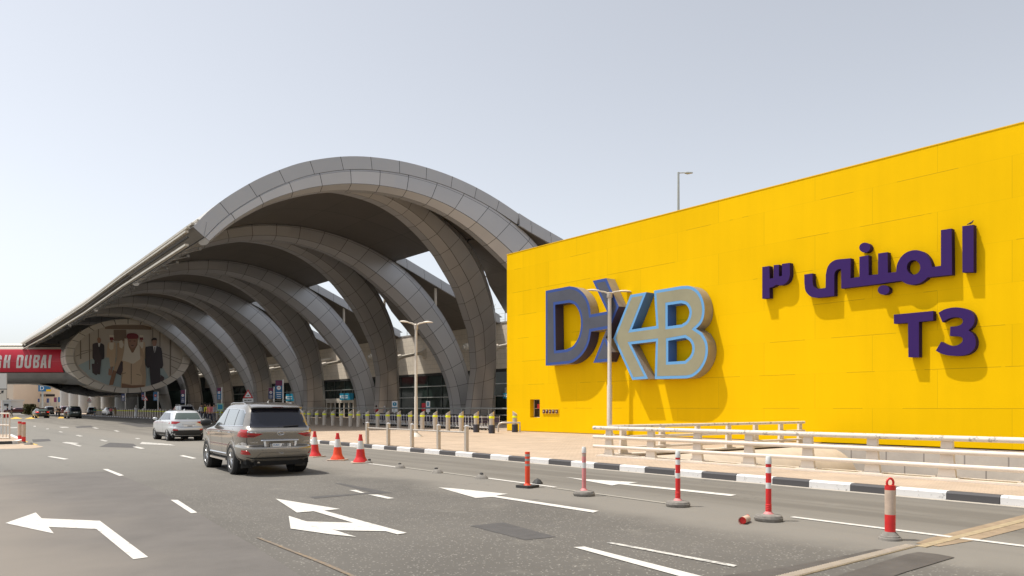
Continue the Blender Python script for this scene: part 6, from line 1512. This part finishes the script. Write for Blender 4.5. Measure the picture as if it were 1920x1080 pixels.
# ---------------- buildings and shrubs far behind the bridge ----------------
PD = PD0
def block(px0, px1, py_top, dep, m, name, label, wins=(), depth=25, z0=0.):
    a = PD(px0, HY, dep); b = PD(px1, HY, dep); h = EYE+(HY-py_top)*dep/FPX; o_ = (a+b)/2; wdt = (b-a).length
    t = empty('far_building', (o_.x, o_.y, 0), -TH, label, 'building')
    MB().box(-wdt/2,wdt/2,0,depth,z0-.1,h).build('wall', m, t); MB().box(-wdt/2-.3,wdt/2+.3,-.3,depth+.3,h,h+.5).build('roof_edge', m, t)
    k = dep/FPX
    for (x0, x1, y0, y1, mm) in wins:
        xa, xb = (x0-(px0+px1)/2)*k, (x1-(px0+px1)/2)*k; za, zb_ = EYE+(HY-y1)*k, EYE+(HY-y0)*k
        f = MB().box(xa,xb,-.12,.05,za,zb_).build('window' if mm == 'win_dark' else 'panel', M[mm], t)
        if xb-xa > 6:
            g = MB()
            for j in range(1, int((xb-xa)/2)): x_ = xa+j*2; g.box(x_-.12,x_+.12,-.16,-.121,za,zb_)
            g.build('mullion', m, f)
    return t
M['cream_warm'] = mat('cream_block', (.74,.62,.49), .8, noise=.06, nscale=.1); M['cream_pale'] = mat('pale_block', (.75,.70,.62), .8, noise=.06, nscale=.1); M['grey_block'] = mat('grey_block', (.55,.55,.54), .8)
block(52, 262, 712, 300, M['cream_warm'], 'far_building', 'cream building with a strip of dark windows behind the bridge', [(66,103,739,743.5,'win_dark'),(121,130,741,744,'win_dark'),(120,130,755,758,'win_dark'),(60,130,754.5,765,'lamp_paint')])
block(46, 52, 715, 296, M['cream_pale'], 'far_building', 'narrow pale wing at the left end of the cream building', [(48,51,738,743,'win_dark')])
block(25, 46, 700, 292, M['grey_block'], 'far_building', 'plain grey tower block left of the cream building', [(28,44,746,765,'kerb_white')], 20)
block(-70, 25, 698, 284, M['cream_warm'], 'far_building', 'tall cream building block at the far left behind the road sign', [(11,16,747,750,'win_dark')], 22)
block(4, 20, 752, 240, M['grey_block'], 'far_building', 'small grey kiosk with a dark window behind the crossing', [(8,16,757,761,'win_dark')], 6)
for px, w_, y0, y1, m, lab in ((73,4,747.5,754,'sign_navy','small navy banner leftmost below the strip windows'),(90,5,747,755,'sign_navy','small navy banner second from left below the strip windows'),(104,5.5,745,754,'sign_mag','small magenta banner below the strip windows'),(111.5,5,744.5,754,'sign_blue','small blue banner rightmost below the strip windows')):
    p = PD(px, HY, 255); k = 255/FPX; t = empty('banner_sign', (p.x,p.y,0), -TH, lab, 'banner sign')
    MB().box(-w_*k/2,w_*k/2,-.05,.05,EYE+(HY-y1)*k,EYE+(HY-y0)*k).build('panel', M[m], t); MB().tube([(w_*k/2,0,0),(w_*k/2,0,EYE+(HY-y0)*k)], .1, 6).build('pole', M['mullion'], t)
p = PD(79, HY, 270); k = 270/FPX; t = empty('billboard', (p.x,p.y,0), -TH, 'blue billboard with yellow edge partly hidden under the bridge', 'billboard')
MB().box(-7*k,16*k,-.1,.1,EYE+(HY-734)*k,EYE+(HY-722)*k).build('panel', M['sign_blue'], t); MB().box(8*k,17*k,-.14,-.101,EYE+(HY-734)*k,EYE+(HY-730)*k).build('stripe', M['yellow_trim'], t)
MB().box(-.3,.3,.1,.4,0,EYE+(HY-734)*k).build('post', M['mullion'], t)
text('D', 2.2, M['white'], t, basis((0,-.12,EYE+(HY-728)*k),(1,0,0),(0,0,1)), 'lettering')
# direction sign at the left edge
dep = 52.; p = PD(-6, HY, dep); k = dep/FPX
t = empty('direction_sign', (p.x,p.y,0), -TH, 'tall white direction sign with a black up-right arrow at the left edge', 'direction sign')
W0, W1 = -60*k, 18.0*k; zt, zm, zb_ = EYE+(HY-700)*k, EYE+(HY-729.5)*k, EYE+(HY-750)*k
MB().box(W0,W1,0,.08,zm+.03,zt).build('upper_panel', M['white_board'] if 'white_board' in M else mat('white_board', (.62,.60,.56), .6), t)
MB().box(W0,W1,0,.08,zb_,zm-.03).build('lower_panel', M['lamp_paint'], t); MB().box(W0,W1,.02,.06,zm-.028,zm+.028).build('divider', M['black'], t)
MB().tube([(8*k,.1,0),(8*k,.1,zb_)], .06, 8).build('post', M['steel_light'], t); MB().tube([(-40*k,.1,0),(-40*k,.1,zb_)], .06, 8).build('post', M['steel_light'], t)
ax, az = 10*k, EYE+(HY-735)*k; u = 3.6*k
arr = [(-u*1.1,-u*.8),(-u*.8,-u*1.1),(u*.15,-u*.25),(u*.15,-u*.75),(u*.55,-u*.75),(u*.95,u*.85),(-u*.55,u*.6),(-u*.7,u*.25),(-u*.15,u*.15)]
sheet([arr], lambda a,b: Vector((ax+a,-.005,az+b))).build('arrow', M['black'], t)
# clipped shrubs by the crossing
def leafy(label, px, dep, w_, h, name='hedge'):
    p = PD(px, HY, dep); t = empty(name, (p.x,p.y,0), 0, label, 'shrub'); mb = MB(); rnd = random.Random(px)
    for i in range(900):
        th = rnd.uniform(0, 2*math.pi); rr = math.sqrt(rnd.random()); z = rnd.random()**.8*h; s = .10+.1*rnd.random()
        x, y = rr*math.cos(th)*w_*(1-.15*(z/h)), rr*math.sin(th)*w_*.5; a = Vector((rnd.uniform(-1,1),rnd.uniform(-1,1),rnd.uniform(-1,1))).normalized(); b = a.orthogonal().normalized(); c = Vector((x,y,z))
        mb.add([c+a*s, c+b*s, c-a*s, c-b*s], [(0,1,2,3)])
    mb.build('foliage', M['olive'], t, merge=False, normals=False)
    MB().tube([(0,0,0),(0,0,h*.8)], .08, 6).build('stem', M['hair'], t)
leafy('olive coloured clipped shrub left of the black saloon', 56, 175, 1.5, 2.5); leafy('dull green shrub right behind the black saloon roof', 67, 170, .9, 1.7)

# ---------------- people ----------------
def skinned(joints, edges, rad, name, m, parent, sub=1):
    me = bpy.data.meshes.new(name); me.from_pydata(joints, edges, []); o = bpy.data.objects.new(name, me); COL.objects.link(o)
    o.modifiers.new('s', 'SKIN'); md = o.modifiers.new('d', 'SUBSURF'); md.levels = sub; md.render_levels = sub
    for i, r in enumerate(rad): me.skin_vertices[0].data[i].radius = (r, r) if not isinstance(r, tuple) else r; me.skin_vertices[0].data[i].use_root = (i == 0)
    dg = bpy.context.evaluated_depsgraph_get(); dg.update(); nm = bpy.data.meshes.new_from_object(o.evaluated_get(dg)); bpy.data.objects.remove(o)
    nm.materials.clear(); nm.materials.append(m); nm.shade_smooth(); ob = bpy.data.objects.new(name, nm); COL.objects.link(ob); ob.parent = parent; return ob
cloth_m = {}
def cl(c):
    if c not in cloth_m: cloth_m[c] = mat('cloth', c, .8)
    return cloth_m[c]
def person(label, loc, rz, top, bottom, robe=False, stride=.18, arm=.1, hair=True, head_c=None, h=1.72, group=None):
    t = empty('person', loc, rz, label, 'person', group); k = h/1.72
    J = [(0,0,.93),(0,0,1.12),(0,.0,1.36),(0,.01,1.49),(0,.02,1.58),(0,.02,1.68)]; E = [(0,1),(1,2),(2,3),(3,4),(4,5)]; Rr = [(.15,.10),(.13,.09),(.17,.095),.05,.085,.07]
    feet = []
    for s in (-1,1):
        b = len(J); st = stride*s
        J += [(s*.09,0,.86),(s*.10,st*.55+.02,.48),(s*.10,st,.09),(s*.11,st+.14,.03)]; E += [(0,b),(b,b+1),(b+1,b+2),(b+2,b+3)]; Rr += [.09,.06,.042,.035]
        b = len(J); J += [(s*.19,0,1.40),(s*.23,-st*arm*3,1.14),(s*.22,-st*arm*3+.12,.92),(s*.21,-st*arm*3+.17,.84)]; E += [(2,b),(b,b+1),(b+1,b+2),(b+2,b+3)]; Rr += [.06,.045,.034,.03]
    J = [tuple(c*k for c in j) for j in J]
    body = skinned(J, E, Rr, 'body', M['skin'], t)
    # clothing follows the same skeleton slightly larger
    J2 = [(0,0,.90),(0,0,1.12),(0,0,1.36),(0,.0,1.46)]; E2 = [(0,1),(1,2),(2,3)]; R2 = [(.17,.12),(.155,.11),(.185,.11),(.09,.07)]
    for s in (-1,1):
        st = stride*s; b = len(J2); J2 += [(s*.195,0,1.40),(s*.235,-st*arm*3,1.14),(s*.225,-st*arm*3+.09,.97)]; E2 += [(2,b),(b,b+1),(b+1,b+2)]; R2 += [.075,.058,.048]
    skinned([tuple(c*k for c in j) for j in J2], E2, R2, 'shirt', cl(top), t)
    if robe: MB().lathe([(.24*k,.06),(.23*k,.4),(.19*k,.8),(.18*k,1.0*k),(.19*k,1.3*k),(.10*k,1.46*k)], n=14).build('robe', cl(bottom), t, smooth=60)
    else:
        J3 = [(0,0,.95)]; E3 = []; R3 = [(.165,.12)]
        for s in (-1,1):
            st = stride*s; b = len(J3); J3 += [(s*.09,0,.85),(s*.10,st*.55+.02,.48),(s*.10,st,.10)]; E3 += [(0,b),(b,b+1),(b+1,b+2)]; R3 += [.105,.078,.062]
        skinned([tuple(c*k for c in j) for j in J3], E3, R3, 'trousers', cl(bottom), t)
    hc = head_c or (.015,.012,.01)
    hb = MB(); secs = [(.092,1.60),(.105,1.66),(.10,1.72),(.07,1.765),(0,1.78)]
    hb.lathe([(r_, z*k) for r_, z in secs], (0,-.005,0), n=12); hb.build('hair' if not head_c else 'headwear', cl(hc), t, smooth=60)
    return t
def ppl(px, py, z, *a, **kw):
    p = G(px, py, z); return person(a[0], (p.x,p.y,z), *a[1:], **kw)
ppl(14, 783, 0, 'person in a dark blue top and khaki trousers walking at the crossing', R(80), (.02,.02,.06), (.25,.2,.14), h=2.0)
ppl(22, 782, 0, 'person in a dark top walking right beside the khaki trousered one', R(70), (.05,.05,.06), (.2,.17,.13), h=1.95)
ppl(2, 783, 0, 'person in a pale shirt pushing red luggage at the left edge', R(90), (.45,.45,.5), (.05,.05,.08), h=1.9)
p = G(10, 784); t = empty('suitcase', (p.x,p.y,0), .3, 'pink red suitcase on wheels beside the pale shirted person', 'suitcase')
part(MB().box(-.4,.4,-.22,.22,.06,.75), 'shell', M['banner_red'], t); part(MB().tube([(-.2,.15,.75),(-.2,.15,1.0),(.2,.15,1.0),(.2,.15,.75)], .02, 6), 'handle', M['black'], t)
ppl(111, 783, 0, 'person in black clothes standing between the two dark cars', R(10), (.02,.02,.03), (.02,.02,.025), h=1.9)
ppl(106, 782.5, 0, 'person in a white top standing left of the black dressed one', R(30), (.5,.5,.5), (.04,.05,.08), h=1.85)
ppl(178, 781, 0, 'person in a green top behind the dark people carrier', R(40), (.05,.22,.18), (.03,.05,.1), h=1.8)
ppl(208, 781, 0, 'person in pink with black trousers beside the white saloon near the columns', R(-20), (.6,.08,.12), (.02,.02,.02), h=1.8)
ppl(216, 781.5, 0, 'person in tan clothes left of the yellow bollards', R(20), (.3,.22,.12), (.25,.2,.12), h=1.75)
ppl(255, 782, PV, 'person in a white robe standing at the yellow bollards', R(200), (.7,.7,.7), (.7,.7,.7), robe=True, head_c=(.7,.7,.7), stride=0, h=1.9)
ppl(270, 781.5, PV, 'person in a white robe a little right of the first white robed one', R(170), (.65,.65,.65), (.65,.65,.65), robe=True, head_c=(.65,.65,.65), stride=0)
ppl(299, 781.5, PV, 'person in a pale shirt behind the bollards below the orange roundel banner', R(0), (.6,.6,.65), (.3,.3,.35), stride=.1)
ppl(378, 792, PV, 'person in a white shirt standing behind the white saloon', R(30), (.7,.7,.7), (.1,.1,.12), h=2.0)
ppl(385, 792, PV, 'person in black behind the white saloon', R(60), (.02,.02,.02), (.02,.02,.02), h=2.1)
ppl(389, 792.5, PV, 'person in a yellow top behind the pink shirted one', R(0), (.7,.65,.05), (.03,.03,.04), h=2.0)
ppl(393.5, 795, PV, 'person in a pink shirt and dark trousers beside the white saloon', R(140), (.55,.16,.16), (.03,.03,.05), h=2.0)
ppl(401, 793, PV, 'person in grey standing beside the small green and blue board', R(160), (.35,.35,.38), (.1,.1,.12), h=2.0)
p = G(402, 791, PV); t = empty('notice_board', (p.x+1, p.y+1.2, PV), -TH, 'small green and blue picture board beside the people', 'notice board')
part(MB().box(-.35,.35,0,.05,1.25,2.05).box(-.04,.04,.01,.04,0,1.25), 'panel', mat('green_board', (.35,.55,.35), .5), t); part(MB().box(-.27,.27,-.01,-.001,1.4,1.95), 'picture', M['sign_cyan'], t)
q = Vector((38.5, YatX(705.5,38.5), PV)); person('person in a red shirt with dark hair, behind the trolleys', tuple(q), R(-60), (.4,.02,.03), (.02,.02,.02), h=1.78)
q = Vector((38.5, YatX(721,38.5), PV)); person('person in white head scarf with a dark backpack, behind the trolleys', tuple(q), R(-90), (.3,.3,.33), (.02,.02,.03), head_c=(.6,.58,.58), h=1.72)
